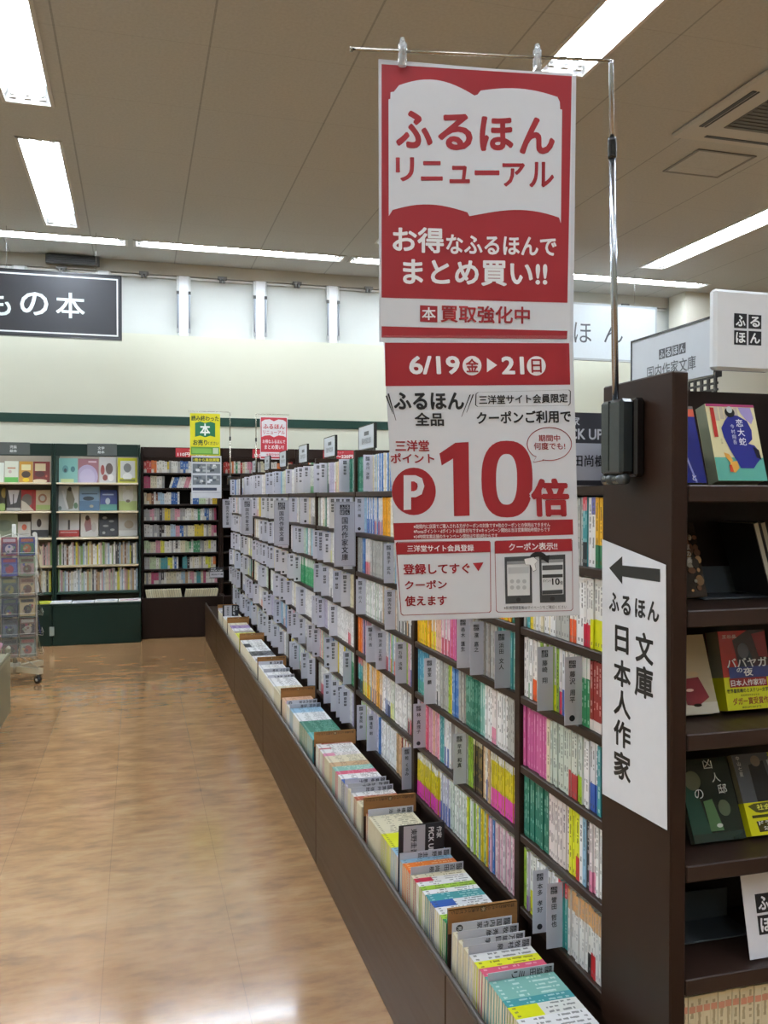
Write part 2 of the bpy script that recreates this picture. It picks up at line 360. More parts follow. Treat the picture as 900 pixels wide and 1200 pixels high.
# ================================================================== LAMPS
def troffer(i, cx, cy, wx, wy, kind):
    along_y = wy > wx
    a, b = (wx, wy) if along_y else (wy, wx)     # across, along
    def Q(u, v, z): return (cx+u, cy+v, z) if along_y else (cx+v, cy+u, z)
    nt = 3 if kind == 0 else 2
    where = ['first', 'second', 'third', 'fourth', 'fifth']
    lab = LAMP_LABELS[i]
    t = thing('ceiling_light', (cx, cy, HC), lab, 'ceiling light', 'line lamps along the back wall' if kind else 'recessed ceiling lights')
    m = MB(); h = .10; ins = .02 if kind else .035
    c = [[Q(-a/2, -b/2, HC), Q(a/2, -b/2, HC), Q(a/2, b/2, HC), Q(-a/2, b/2, HC)],
         [Q(-a/2+ins, -b/2+.015, HC+h), Q(a/2-ins, -b/2+.015, HC+h), Q(a/2-ins, b/2-.015, HC+h), Q(-a/2+ins, b/2-.015, HC+h)]]
    for k in range(4): l = (k+1) % 4; m.face([c[0][k], c[0][l], c[1][l], c[1][k]], 'e8e8e8', 'white_enamel')
    m.face(c[1], 'e8e8e8', 'white_enamel')
    m.build('reflector', t)
    m = MB()
    for s in (-1, 1):
        for q in (0, 1):
            if q == 0: u0, u1, v0, v1 = (s*a/2-.012, s*a/2+.012, -b/2-.012, b/2+.012)
            else: u0, u1, v0, v1 = (-a/2, a/2, s*b/2-.012, s*b/2+.012)
            p, r = Q(u0, v0, 0), Q(u1, v1, 0)
            m.box(min(p[0], r[0]), max(p[0], r[0]), min(p[1], r[1]), max(p[1], r[1]), HC-.008, HC+.004, 'c4c2bc', 'white_enamel')
    m.build('rim', t)
    for k in range(nt):
        u = (k-.5)*.085 if nt == 2 else (k-1)*a*.30
        z = HC+.035; r = .017
        mt = MB(); mt.tube([Q(u, -b/2+.09, z), Q(u, b/2-.09, z)], r, 'ffffff', 'fluorescent', 8); mt.build('tube', t)
        for s in (-1, 1):
            mh = MB(); mh.tube([Q(u, s*(b/2-.09), z), Q(u, s*(b/2-.05), z)], r*1.1, 'b8b8b8', 'white_enamel', 8)
            p, q2 = Q(u-.02, s*(b/2-.05)-.012, 0), Q(u+.02, s*(b/2-.05)+.012, 0)
            mh.box(min(p[0], q2[0]), max(p[0], q2[0]), min(p[1], q2[1]), max(p[1], q2[1]), z-.03, HC+h, 'a8a8a4', 'white_enamel'); mh.build('lamp_holder', t)
LAMP_LABELS = []
cn = {-1: 'over the open aisle', 2: 'behind the hanging red banner', 6: 'beyond the white box sign', -4: 'past the black sign'}
for a, b, c, d, k in LAMPS:
    if k: LAMP_LABELS.append('long narrow ceiling light along the back wall, %s from the black sign end' % nth(sum('long narrow' in l for l in LAMP_LABELS)))
    else:
        q = round(a); s = cn[q]; j = sum(s in l for l in LAMP_LABELS); n_ = {-1: 5, 2: 4, 6: 4, -4: 4}[q]
        LAMP_LABELS.append('white recessed three-tube light, %s from the back wall, %s' % (nth(n_-1-j), s))
for i, L in enumerate(LAMPS): troffer(i, *L)

# ceiling air conditioner and hatch
ax, ay = 3.49, 4.42
t = thing('air_conditioner', (4.25, 4.98, HC), 'square ceiling cassette air conditioner with dark grille above the white box sign', 'air conditioner')
x0, y0 = 3.47*KC, 4.27*KC                     # near corner of the cassette
m = MB(); m.bbox(x0, x0+.98, y0, y0+.98, HC-.03, HC-.001, 'b4b2ac', 'white_enamel', .02); m.build('face_panel', t)
m = MB(); m.box(x0+.25, x0+.73, y0+.25, y0+.73, HC-.036, HC-.031, '5c5a56', 'painted_metal')
for i in range(10): m.box(x0+.26, x0+.72, y0+.27+i*.046, y0+.285+i*.046, HC-.042, HC-.036, '55534e', 'painted_metal')
m.build('intake_grille', t)
for (a, b, c, d) in ((.075, .105, .22, .76), (.875, .905, .22, .76), (.22, .76, .075, .105), (.22, .76, .875, .905)):
    m = MB(); m.box(x0+a, x0+b, y0+c, y0+d, HC-.034, HC-.0295, '15130f', 'painted_metal')
    if b-a < .1: m.box(x0+b+.012, x0+b+.024, y0+c, y0+d, HC-.034, HC-.0295, '15130f', 'painted_metal')
    m.build('air_slot', t)
t = thing('ceiling_hatch', (4.2, 5.83, HC), 'small square access hatch in the ceiling beside the air conditioner', 'hatch')
m = MB(); m.box(3.83*KC, 4.27*KC, 5.40*KC, 5.80*KC, HC-.006, HC-.001, 'b6b7b5', 'ceiling_board'); m.build('hatch_cover', t)
m = MB()
for (x0, x1, y0, y1) in ((3.81, 4.29, 5.38, 5.40), (3.81, 4.29, 5.80, 5.82), (3.81, 3.83, 5.40, 5.80), (4.27, 4.29, 5.40, 5.80)): m.box(x0*KC, x1*KC, y0*KC, y1*KC, HC-.009, HC-.001, '6a6864', 'painted_metal')
m.build('hatch_frame', t)

# ================================================================== LONG BOOKSHELF ALONG THE AISLE
WD = '2c1f17'; WD2 = '241812'
ROWZ = [1.475, 1.30, 1.125, .95, .775, .60, .415]      # top of each board
YB = [1.60, 2.05, 2.925, 3.78, 4.66, 5.53, 6.42, 7.32, 8.22, 9.02]
XF = .93
BAYN = ['end', 'second', 'third', 'fourth', 'fifth', 'sixth', 'seventh', 'eighth', 'ninth']
for i in range(9):
    y0, y1 = YB[i]+(.0 if i else 0), YB[i+1]
    t = thing('bookshelf', (1.05, (y0+y1)/2, 0), 'dark brown bookshelf bay packed with paperbacks, %s bay from the arrow-sign panel' % BAYN[i], 'bookshelf', 'bays of the long brown bookshelf')
    for r, z in enumerate(ROWZ):
        m = MB(); m.bbox(XF, 1.17, y0+.001 if i == 0 else y0+.0155, y1-.0155, z-.02, z, WD, 'wood_long', .002); m.build('shelf_board', t)
    m = MB(); m.bbox(XF-.002, 1.17, y1-.015, y1+.015, .0, 1.66, WD, 'wood', .002); m.build('upright', t)
    m = MB(); m.box(1.171, 1.19, y0+.001, y1-.0005, .0, 1.66, WD2, 'wood'); m.build('back_panel', t)
    m = MB(); m.box(.95, 1.16, y0+.02, y1-.02, .0, .38, WD2, 'wood'); m.build('plinth', t)
# the other face of the run, seen only from behind: plain back and top rail
t = thing('shelf_back', (1.33, 5.3, 0), 'plain dark back half of the long brown bookshelf run', 'bookshelf')
m = MB(); m.bbox(1.192, 1.47, 1.605, 9.03, 0, 1.655, WD, 'wood', .004); m.build('carcass', t)

# floor bin in front of the long shelf
t = thing('floor_bin', (.8, 5.4, 0), 'long dark brown floor bin with metal edge running along the aisle, full of upright paperbacks', 'display bin')
SE = [-.6, .7, 1.88, 3.39, 4.9, 6.4, 7.9, 9.28]
SE = [1.25, 1.88, 3.39, 4.9, 6.4, 7.9, 9.20]
for i in range(len(SE)-1):
    m = MB(); m.bbox(.675, .693, SE[i]+.002, SE[i+1]-.002, .0, .357, '3a2817', 'wood_long', .003); m.build('front_panel', t)
m = MB(); m.tube([(.684, SE[0], .36), (.684, SE[-1], .36)], .007, '4c4642', 'painted_metal', 8); m.build('edge_trim', t)
m = MB(); m.box(.694, .928, SE[0], SE[-1], .31, .328, WD2, 'wood_long'); m.build('bin_floor', t)
m = MB(); m.box(.676, .945, SE[0]-.018, SE[0]-.001, 0, .357, WD, 'wood'); m.build('end_panel', t)

# ================================================================== END DISPLAY UNIT (faces the camera)
EZ = [1.472, 1.250, 1.030, .795, .592, .378]
t = thing('end_display_shelf', (1.2, 1.46, 0), 'dark brown end display bookcase with covers facing out, beside the black and white arrow sign', 'bookcase')
m = MB(); m.bbox(.903, .935, 1.344, 1.584, 0, 1.672, '281911', 'wood', .003); m.build('side_panel', t)
m = MB(); m.bbox(1.47, 1.502, 1.344, 1.584, 0, 1.672, '281911', 'wood', .003); m.build('side_panel', t)
m = MB(); m.box(.936, 1.469, 1.566, 1.584, 0, 1.668, '221814', 'wood'); m.build('back_panel', t)
for z in EZ:
    m = MB(); m.bbox(.936, 1.469, 1.344, 1.565, z-.03, z, '2e201a', 'wood_long', .002); m.build('shelf_board', t)
m = MB(); m.box(.936, 1.469, 1.37, 1.565, 0, .36, '33251e', 'wood'); m.build('plinth', t)

# ================================================================== BACK WALL CABINETS
GR = '11241d'
def green_unit(x0, x1, lab):
    t = thing('green_bookcase', ((x0+x1)/2, 9.35, 0), lab, 'bookcase', 'green bookcases on the back wall')
    for x in (x0, x1-.02):
        m = MB(); m.bbox(x, x+.02, 9.35, 9.84, 0, 1.99, GR, 'laminate', .003); m.build('side_panel', t)
    m = MB(); m.box(x0+.021, x1-.021, 9.82, 9.838, .4, 1.985, 'a09686', 'laminate'); m.build('back_panel', t)
    m = MB(); m.bbox(x0+.021, x1-.021, 9.352, 9.37, 1.865, 1.99, GR, 'laminate', .003); m.build('header_board', t)
    for z, c in ((1.60, 'd9cdb0'), (1.312, 'd9cdb0'), (1.045, 'd9cdb0'), (.765, 'b5a888'), (.495, '22382f')):
        m = MB(); m.bbox(x0+.021, x1-.021, 9.36 if z > .5 else 9.352, 9.818, z-.018, z, c, 'laminate', .002); m.build('shelf_board', t)
    m = MB(); m.bbox(x0, x1, 9.10, 9.349, .39, .41, GR, 'laminate', .003); m.build('base_top', t)
    m = MB(); m.bbox(x0+.002, x1-.002, 9.104, 9.349, .0, .388, GR, 'laminate', .002); m.build('base_cabinet', t)
    return t
gu = green_unit(-.795, .04, 'dark green bookcase with three rows of cover-out picture books, standing next to the brown bookcase')
green_unit(-1.64, -.797, 'dark green bookcase partly behind the card spinner rack')
green_unit(-2.49, -1.642, 'dark green bookcase past the spinner rack at the wall end')
m = MB(); q = atY(60.5, 740, 9.1); m.bbox(q.x-.02, q.x+.025, 9.097, 9.103, q.z-.045, q.z+.045, '7a857e', 'plastic', .002); m.build('label_plate', gu)

BRZ = [1.711, 1.549, 1.378, 1.207, 1.035, .864, .692, .535]
def brown_unit(x0, x1, lab, full=True):
    t = thing('brown_bookcase', ((x0+x1)/2, 9.6, 0), lab, 'bookcase', 'brown bookcases on the back wall')
    for x in (x0, x1-.025):
        m = MB(); m.bbox(x, x+.025, 9.55, 9.84, 0, 1.98, WD2, 'wood', .003); m.build('side_panel', t)
    m = MB(); m.box(x0+.026, x1-.026, 9.82, 9.838, .3, 1.975, '241812', 'wood'); m.build('back_panel', t)
    m = MB(); m.bbox(x0+.026, x1-.026, 9.552, 9.57, 1.875, 1.98, WD2, 'wood', .003); m.build('header_board', t)
    for z in BRZ:
        m = MB(); m.bbox(x0+.026, x1-.026, 9.556, 9.818, z-.018, z, WD2, 'wood_long', .002); m.build('shelf_board', t)
    m = MB(); m.bbox(x0, x1, 9.30, 9.32, 0, .42, WD2, 'wood', .003); m.build('base_front', t)
    m = MB(); m.box(x0, x1, 9.321, 9.549, .34, .36, WD2, 'wood'); m.build('tray_floor', t)
    for x in (x0, x1-.02):
        m = MB(); m.box(x, x+.02, 9.321, 9.549, 0, .42, WD2, 'wood'); m.build('tray_end', t)
    return t
brown_unit(.045, .87, 'dark brown bookcase of used books next to the green bookcase at the aisle end')
for k in range(4):
    brown_unit(.872+k*.83, .872+k*.83+.828, 'dark brown wall bookcase showing above the long shelf, %s past the aisle end' % nth(k))

# ================================================================== HANGING BANNER ON ITS POLE
RED, PW, INK = '8e1a23', 'd2d5da', '1b1b1d'
c1 = crop(430, 40, 3.335); c2 = crop(430, 380, 3.335)
def plane3(tl, tr, bl): return Fr(tl, tr-tl, bl-tl)
P1 = plane3(atD(443.5, 69, 1.48), atD(674, 86, 1.52), atD(445, 400, 1.515))
P2 = plane3(atD(449, 400.5, 1.512), atD(672, 400.5, 1.552), atD(467.5, 727, 1.55))
def painter(fr, mb, cr):
    U = lambda x, y: fr.uv(*cr(x, y))
    class T: pass
    T.U = staticmethod(U)
    T.poly = staticmethod(lambda pts, col, lay=1: mb.fpoly(fr, [U(*p) for p in pts], col, lay))
    def fit(txt, x0, y0, x1, y1, col, lay=3, bold=.015, slope=0, rot=0):
        a, b, c = U(x0, (y0+y1)/2), U(x1, (y0+y1)/2), None
        t, d = U((x0+x1)/2, y0), U((x0+x1)/2, y1)
        ut, ub = U(x0, y0), U(x0, y1)
        mb.fit(fr, txt, a[0], t[1], b[0], d[1], col, lay, bold, rot=rot, shear=(U(x1, (y0+y1)/2+slope)[1]-a[1]))
    T.fit = staticmethod(fit)
    def ell(x, y, rx, ry, col, lay=1): mb.fpoly(fr, [U(x+rx*math.cos(i*math.pi/16), y+ry*math.sin(i*math.pi/16)) for i in range(32)], col, lay)
    T.ell = staticmethod(ell)
    def ring(pts, wd, col, lay=1): mb.fring(fr, [U(*p) for p in pts], wd, col, lay)
    T.ring = staticmethod(ring)
    return T
ban = thing('hanging_banner', tuple(P1.P(.17, 0)), 'tall red and white two-page sale banner hanging from a chrome pole over the long shelf', 'banner')
mb = MB(); T = painter(P1, mb, c1)
mb.slab(P1, [T.U(*p) for p in ((45, 97), (818, 163), (806, 1203), (48, 1203))], -.0006, 0, 'c8ccd2', 'printed')
T.poly([(52, 108), (804, 155), (792, 1203), (52, 1203)], PW, 1)
T.poly([(57, 118), (800, 165), (783, 1050), (57, 1030)], RED, 2)
bk = [(92, 228), (105, 226)]
for i in range(13): a = i/12; bk.append((125+a*295, 222-52*math.sin(math.pi*(.12+.80*a))**1.0+a*16+18*(a**2) - 2))
bk += [(432, 237)]
for i in range(13): a = i/12; bk.append((444+a*300, 232-40*math.sin(math.pi*(.10+.68*a))+a*38 + 2))
bk += [(753, 266), (754, 294), (762, 296), (757, 740)]
for i in range(13): a = 1-i/12; bk.append((450+a*300, 713-46*math.sin(math.pi*(.05+.68*a))+a*42-3))
bk += [(400, 712)]
for i in range(13): a = 1-i/12; bk.append((100+a*292, 706-38*math.sin(math.pi*(.14+.80*a))-2))
bk += [(85, 712), (84, 256), (91, 254)]
T.poly(bk, PW, 3)
for ch, b in zip('ふるほん', ((113, 300, 256, 447), (277, 313, 412, 455), (440, 322, 572, 458), (596, 326, 733, 470))): T.fit(ch, *b, RED, 4, .034)
for ch, b in zip('リニューアル', ((112, 482, 184, 576), (210, 497, 296, 574), (322, 515, 402, 584), (420, 533, 517, 553), (528, 505, 616, 597), (634, 500, 730, 600))): T.fit(ch, *b, RED, 4, .026)
T.fit('お得', 100, 755, 300, 855, 'e8eaec', 4, .028, 6); T.fit('なふるほんで', 309, 788, 740, 864, 'e8eaec', 4, .026, 10)
T.fit('まとめ買い!!', 140, 884, 704, 984, 'e8eaec', 4, .028, 8)
T.poly([(207, 1060), (275, 1063), (275, 1127), (207, 1124)], RED, 3); T.fit('本', 214, 1068, 268, 1118, 'e8eaec', 5, .02)
T.fit('買取強化中', 287, 1062, 636, 1130, RED, 4, .022, 8)
T.poly([(57, 1142), (783, 1160), (781, 1192), (57, 1186)], RED, 3)
mb.build('upper_page', ban)
mb = MB(); T = painter(P2, mb, c2)
mb.slab(P2, [T.U(*p) for p in ((65, 66), (806, 66), (833, 1137), (125, 1160))], -.0006, 0, 'cfd3d8', 'printed')
T.poly([(68, 68), (804, 68), (830, 1134), (128, 1156)], PW, 1)
T.poly([(70, 72), (790, 74), (794, 236), (72, 242)], RED, 2)
T.fit('6/19', 164, 124, 362, 196, 'e8eaec', 4, .03); T.ell(410, 162, 37, 38, 'e8eaec', 4); T.fit('金', 385, 135, 435, 188, RED, 6, .022)
T.poly([(468, 132), (508, 160), (468, 188)], 'e8eaec', 4)
T.fit('21', 525, 126, 613, 196, 'e8eaec', 4, .03); T.ell(661, 163, 37, 38, 'e8eaec', 4); T.fit('日', 641, 137, 681, 190, RED, 6, .022)
T.fit('ふるほん', 104, 266, 379, 334, INK, 3, .036); T.fit('全品', 186, 345, 300, 398, INK, 3, .03)
for a, b in (((72, 280), (100, 350)), ((80, 272), (112, 376)), ((412, 275), (388, 345)), ((400, 276), (368, 362))):
    T.poly([a, (a[0]+6, a[1]-2), (b[0]+2, b[1]), b], INK, 3)
rr = [(432, 266), (790, 256), (796, 262), (795, 310), (788, 318), (430, 322), (422, 316), (424, 272)]
T.ring(rr, .0018, INK, 3)
T.fit('三洋堂サイト会員限定', 437, 274, 784, 310, INK, 3, .022, -8); T.fit('クーポンご利用で', 428, 338, 797, 388, INK, 3, .03, -8)
T.fit('三洋堂', 110, 453, 243, 497, RED, 3, .026); T.fit('ポイント', 92, 504, 263, 543, RED, 3, .026)
T.ell(183, 653, 86, 93, RED, 2)
T.poly([(143, 590), (190, 590), (215, 602), (224, 632), (214, 664), (190, 676), (172, 676), (172, 724), (143, 726)], PW, 3)
T.poly([(172, 614), (184, 614), (196, 622), (198, 634), (194, 646), (184, 652), (172, 652)], RED, 4)
T.poly([(283, 505), (345, 463), (397, 460), (401, 748), (340, 750), (336, 525), (292, 552)], RED, 2)
def sup(cx, cy, rx, ry, n=36, e=2.5):
    o = []
    for i in range(n):
        t = 2*math.pi*i/n; c, s = math.cos(t), math.sin(t)
        o.append((cx+rx*math.copysign(abs(c)**(2/e), c), cy+ry*math.copysign(abs(s)**(2/e), s)))
    return o
T.poly(sup(547, 605, 100, 150), RED, 2); T.poly(sup(545, 606, 41, 99), PW, 3)
T.fit('倍', 634, 594, 794, 758, PW, 4, .085); T.fit('倍', 640, 602, 789, 752, RED, 6, .042)
bub = [(712+88*math.cos(i*math.pi/20), 468+66*math.sin(i*math.pi/20)) for i in range(40)]
bub = bub[:13]+[(690, 533), (648, 541), (660, 518)]+bub[15:]
T.ring(bub, .0014, RED, 3)
T.fit('期間中', 670, 432, 754, 458, RED, 3, .012); T.fit('何度でも!', 652, 462, 774, 490, RED, 3, .012)
T.poly([(103, 777), (804, 762), (806, 822), (106, 844)], RED, 2)
T.fit('※期間内に店頭でご購入される方がクーポンの対象です※他のクーポンとの併用はできません', 182, 778, 715, 795, 'e8eaec', 3, .005, -8)
T.fit('※Pontaポイント・dポイントは通常付与です※キャンペーン開始は当日営業開始時間からです', 182, 797, 715, 814, 'e8eaec', 3, .005, -8)
T.fit('※24時間営業店舗のキャンペーン開始は午前0時からです', 182, 820, 510, 835, 'e8eaec', 3, .005, -5)
T.ring([(118, 850), (478, 846), (483, 852), (485, 1120), (479, 1127), (140, 1138), (132, 1132), (112, 858)], .0016, RED, 2)
T.poly([(112, 854), (480, 847), (481, 890), (115, 900)], RED, 3); T.fit('三洋堂サイト会員登録', 157, 862, 417, 888, 'e8eaec', 4, .02, -3)
T.fit('登録してすぐ', 141, 934, 402, 976, RED, 3, .028, -5); T.poly([(413, 933), (455, 930), (435, 965)], RED, 3)
T.fit('クーポン', 147, 1000, 312, 1034, RED, 3, .026, -3); T.fit('使えます', 148, 1060, 312, 1100, RED, 3, .026, -3)
T.ring([(504, 846), (797, 838), (803, 845), (805, 1112), (798, 1120), (512, 1126), (504, 1120), (498, 852)], .0014, '8a3a40', 2)
T.poly([(499, 848), (799, 838), (801, 886), (501, 896)], RED, 3); T.fit('クーポン表示!!', 554, 853, 743, 883, 'e8eaec', 4, .02, -4)
for x0, y0, x1, y1 in ((537, 905, 645, 1092), (672, 899, 776, 1088)):
    T.poly([(x0, y0+5), (x1-2, y0), (x1, y1-3), (x0+4, y1)], '3c3e40', 3)
    T.poly([(x0+9, y0+22), (x1-10, y0+18), (x1-9, y1-34), (x0+12, y1-31)], 'd2d5d6', 4)
    T.poly([(x0+9, y0+22), (x1-10, y0+18), (x1-10, y0+30), (x0+9, y0+34)], '8a8d8e', 5)
    T.ell((x0+x1)/2, y1-16, 9, 8, '222', 4)
for i in range(3):
    for j in range(2): T.ell(566+i*24, 1004+j*24, 8, 8, 'aeb2b4', 5)
T.poly([(551, 950), (632, 947), (632, 972), (551, 975)], 'b8bcbe', 5)
T.poly([(684, 942), (764, 939), (764, 958), (684, 961)], '4a4c4e', 5); T.poly([(684, 978), (764, 975), (764, 988), (684, 991)], '333', 5)
T.fit('10', 722, 992, 752, 1018, INK, 5, .03); T.fit('倍', 753, 1002, 764, 1017, INK, 5, .02); T.fit('ポイント', 686, 996, 718, 1008, INK, 5, .01)
T.poly([(684, 1040), (764, 1036), (764, 1052), (684, 1056)], '3a3c3e', 5)
arr = []
for i in range(11): a = math.pi*(1-i/10); arr.append((668+36*math.cos(a), 918+30*math.sin(-a)))
for i in range(11): a = math.pi*(i/10); arr.append((668+24*math.cos(a), 922+14*math.sin(-a)))
T.poly(arr, INK, 6); T.poly([(678, 914), (712, 900), (708, 934)], INK, 6)
T.poly([(612, 916), (650, 908), (668, 922), (655, 936), (660, 960), (648, 966), (636, 940), (616, 938)], 'eceeee', 7)
T.ring([(612, 916), (650, 908), (668, 922), (655, 936), (660, 960), (648, 966), (636, 940), (616, 938)], .0008, '444', 8)
T.fit('※新規登録直後はマイページをご確認ください', 535, 1099, 780, 1113, '333', 3, .004, -4)
mb.build('lower_page', ban)
m = MB(); T = painter(P2, m, c2)
m.fbox(P2, *[*[T.U(60, 50)[0], T.U(812, 50)[0]], *[T.U(400, 44)[1], T.U(400, 72)[1]]], 6*EL, 7*EL, 'e4e6e8', 'clear_sleeve'); m.build('clear_tape', ban)

# pole, cross rod, clips and clamp box
bx = (.853, .9025, 1.432, 1.508)
pole = thing('banner_pole', (.88, 1.47, 1.49), 'chrome pole in a black clamp box on the end panel, carrying the big red banner', 'pole')
base = Vector((.872, 1.482, 1.60)); rodR = atD(716, 71, 1.545); rodL = atD(413, 57.5, 1.46)
jn = base.lerp(rodR, (1.60-2.0)/(1.60-rodR.z)) if False else base+(rodR-base)*.765
m = MB(); m.tube([base, jn], .0062, 'b8bcc2', 'steel', 14); m.build('lower_tube', pole)
m = MB(); m.tube([jn, rodR-(rodR-base)*.01, rodR], .0042, 'b8bcc2', 'steel', 12); m.build('upper_tube', pole)
m = MB(); d = (rodR-base).normalized(); m.tube([jn-d*.016, jn-d*.010, jn+d*.014, jn+d*.02], .0078, '1a1a1a', 'black_plastic', 12); m.build('locking_collar', pole)
m = MB(); m.tube([rodR, rodR.lerp(rodL, .02), rodL], .0026, '9a9488', 'steel', 8); m.tube([rodL-(rodR-rodL).normalized()*.004, rodL], .0045, '8a857a', 'steel', 8); m.build('cross_rod', pole)
m = MB(); m.bbox(bx[0], bx[1]-.02, bx[2], bx[3], 1.492, 1.632, '23282a', 'black_plastic', .006); m.bbox(bx[1]-.022, bx[1], bx[2]-.004, bx[3]-.014, 1.488, 1.634, '14100f', 'black_plastic', .005)
m.box(bx[0]-.001, bx[0]+.004, 1.474, 1.4765, 1.50, 1.63, '0a0b0b', 'black_plastic'); m.build('clamp_box', pole)
for y in (1.452, 1.49):
    m = MB(); m.tube([(bx[0]+.012, y-.017, 1.484), (bx[0]+.012, y+.017, 1.484)], .010, '3a3f40', 'black_plastic', 12); m.build('hinge_knuckle', pole)
for x, y in ((469, 60), (626, 66)):
    a = (x-413)/(716-413); q = rodL.lerp(rodR, a)
    t = thing('banner_clip', tuple(q), 'clear plastic clip on the rod, holding the red banner by its %s' % ('free-end corner' if x < 500 else 'corner near the pole'), 'clip')
    m = MB()
    m.tube([q+Vector((0, 0, .012)), q+Vector((0, 0, -.005)), q+Vector((0, 0, -.024))], .0075, 'e6eaec', 'clear_plastic', 10); m.build('clip_body', t)
    m = MB(); rg = [q+Vector((0, .0095*math.cos(i*math.pi/6), .0095*math.sin(i*math.pi/6))) for i in range(13)]; m.tube(rg, .0032, 'd4d8da', 'clear_plastic', 8); m.build('clip_ring', t)
    m = MB(); m.tube([q+Vector((0, -.002, .010)), q+Vector((0, 0, .021))], .0045, 'e0e4e6', 'clear_plastic', 8); m.build('clip_cap', t)

# ---------------------------------------------------------------- arrow sign on the end panel
FA = Fr((.902, 1.582, 1.364), (0, -1, 0), (0, 0, -1))
m = MB()
ca = crop(690, 430, 3.243); cb = crop(690, 780, 2.857)
g = [FA.uv(706, 632), FA.uv(780.5, 662), FA.uv(782, 973), FA.uv(706, 930)]
m.slab(FA, g, 0, .0006, 'd2d4d8', 'paper'); FA2 = Fr(FA.P(0, 0, .0006), FA.ax, FA.ay)
ua = lambda x, y: FA2.uv(*ca(x, y)); ub_ = lambda x, y: FA2.uv(*cb(x, y))
m.fpoly(FA2, [ua(78, 764), ua(128, 719), ua(128, 754), ua(272, 768), ua(272, 818), ua(128, 796), ua(128, 826)], '161616', 1)
def fitA(U, ch, x0, y0, x1, y1, b=.03, sl=0):
    a, c = U(x0, (y0+y1)/2), U(x1, (y0+y1)/2); m.fit(FA2, ch, a[0], U((x0+x1)/2, y0)[1], c[0], U((x0+x1)/2, y1)[1], '161616', 1, b)
for ch, b in zip('ふるほん', ((78, 857, 116, 930), (124, 870, 160, 944), (176, 882, 216, 955), (224, 890, 268, 968))): fitA(ua, ch, *b, .034)
for ch, b in (('日', (100, 985, 152, 1088)), ('文', (178, 1010, 246, 1128))): fitA(ua, ch, *b)
for ch, b in (('本', (84, -18, 141, 72)), ('人', (84, 84, 141, 172)), ('作', (84, 186, 141, 274)), ('家', (84, 290, 141, 384)), ('庫', (154, 2, 216, 110))): fitA(ub_, ch, *b)
tag(m.build('arrow_sign'), 'white paper sign with black arrow and large vertical Japanese lettering on the dark end panel', 'sign')

# ---------------------------------------------------------------- block logo (four black squares, one character each)
def logo(mb, fr, u, v, s, col='1e1e22', fg='e6e8ea', lay=1, text=True):
    k = s*.47
    for i, ch in enumerate('ふるほん'):
        a, b = u+(i % 2)*s*.53, v+(i//2)*s*.53
        mb.frect(fr, a, b, a+k, b+k, col, lay)
        if text: mb.fit(fr, ch, a+k*.14, b+k*.14, a+k*.86, b+k*.86, fg, lay+1, .03)
        else: mb.frect(fr, a+k*.3, b+k*.25, a+k*.7, b+k*.6, '8a8c92', lay+1)

# white box sign above the end display
FS = Fr(atY(838, 337.5, 1.5), (1, 0, 0), (0, 0, -1)); WB, HB = .134, .160
t = thing('box_sign', tuple(FS.P(WB/2, HB, -.01)), 'white rounded box sign with four black character squares above the end display', 'sign')
m = MB(); o = FS.o; m.bbox(o.x, o.x+WB, o.y, o.y+.022, o.z-HB, o.z, 'e2e4e6', 'glossy_film', .006)
for i, (ch, b) in enumerate(zip('ふるほん', ((751, 251, 806, 319), (814, 257, 870, 322), (751, 326, 806, 392), (814, 329, 870, 394)))):
    cc = crop(660, 300, 3.75); u0, v0 = FS.uv(*cc(b[0], b[1])); u1, v1 = FS.uv(*cc(b[2], b[3]))
    m.frect(FS, u0, v0, u1, v1, '1c1c1f', 1); k = (u1-u0)*.12; m.fit(FS, ch, u0+k, v0+k, u1-k, v1-k, 'eceeee', 2, .03)
m.build('sign_box', t)
m = MB(); m.tube([(o.x+WB-.012, o.y+.03, o.z-.05), (o.x+WB+.07, o.y+.03, o.z-.05), (o.x+WB+.07, o.y+.03, 1.67)], .004, '9a9c9e', 'steel', 8); m.tube([(o.x+WB+.07, o.y+.03, 1.682), (o.x+WB+.07, o.y+.03, 1.673)], .018, '55585a', 'black_plastic', 12); m.build('support_post', t)

# header signs standing along the top of the run
for k in range(9):
    yc = 1.80+.94*k; X0 = 1.2
    F = Fr((X0, yc+.162, 1.838), (0, -1, 0), (0, 0, -1))
    t = thing('header_sign', (X0, yc, 1.655), 'grey framed category sign standing on top of the long shelf, %s from the end panel' % nth(k), 'sign', 'category signs on top of the long shelf')
    m = MB(); m.fbox(F, 0, .325, 0, .122, -.012, 0, 'c3c8ce', 'printed')
    if k < 2:
        cc = crop(660, 300, 3.75)
        for i, ch in enumerate('ふるほん'): m.frect(F, .118+i*.027, .036, .143+i*.027, .060, '4a4c50', 1); m.fit(F, ch, .121+i*.027, .039, .140+i*.027, .057, 'c3c8ce', 2, .02)
        m.fit(F, '国内作家文庫', .068, .070, .262, .102, '55585c', 1, .012)
    else:
        m.frect(F, .12, .03, .22, .052, '55585c', 1); m.fit(F, '国内作家文庫', .068, .064, .262, .098, '62656a', 1, .01)
    m.build('sign_face', t)
    m = MB(); m.fbox(F, -.004, .331, -.005, 0, -.014, .002, '3a3a3c', 'black_plastic'); m.fbox(F, .326, .334, -.005, .128, -.014, .002, '2c2a2a', 'black_plastic'); m.fbox(F, -.004, 0, -.005, .128, -.014, .002, '3a3a3c', 'black_plastic'); m.build('sign_frame', t)
    m = MB()
    for i in range(14): m.fbox(F, .004+i*.024, .012+i*.024, .124, .184, -.010, -.006, '2a2626', 'black_plastic')
    for j in range(5): m.fbox(F, 0, .328, .124+j*.014, .129+j*.014, -.0098, -.0062, '2a2626', 'black_plastic')
    m.build('mesh_stand', t)

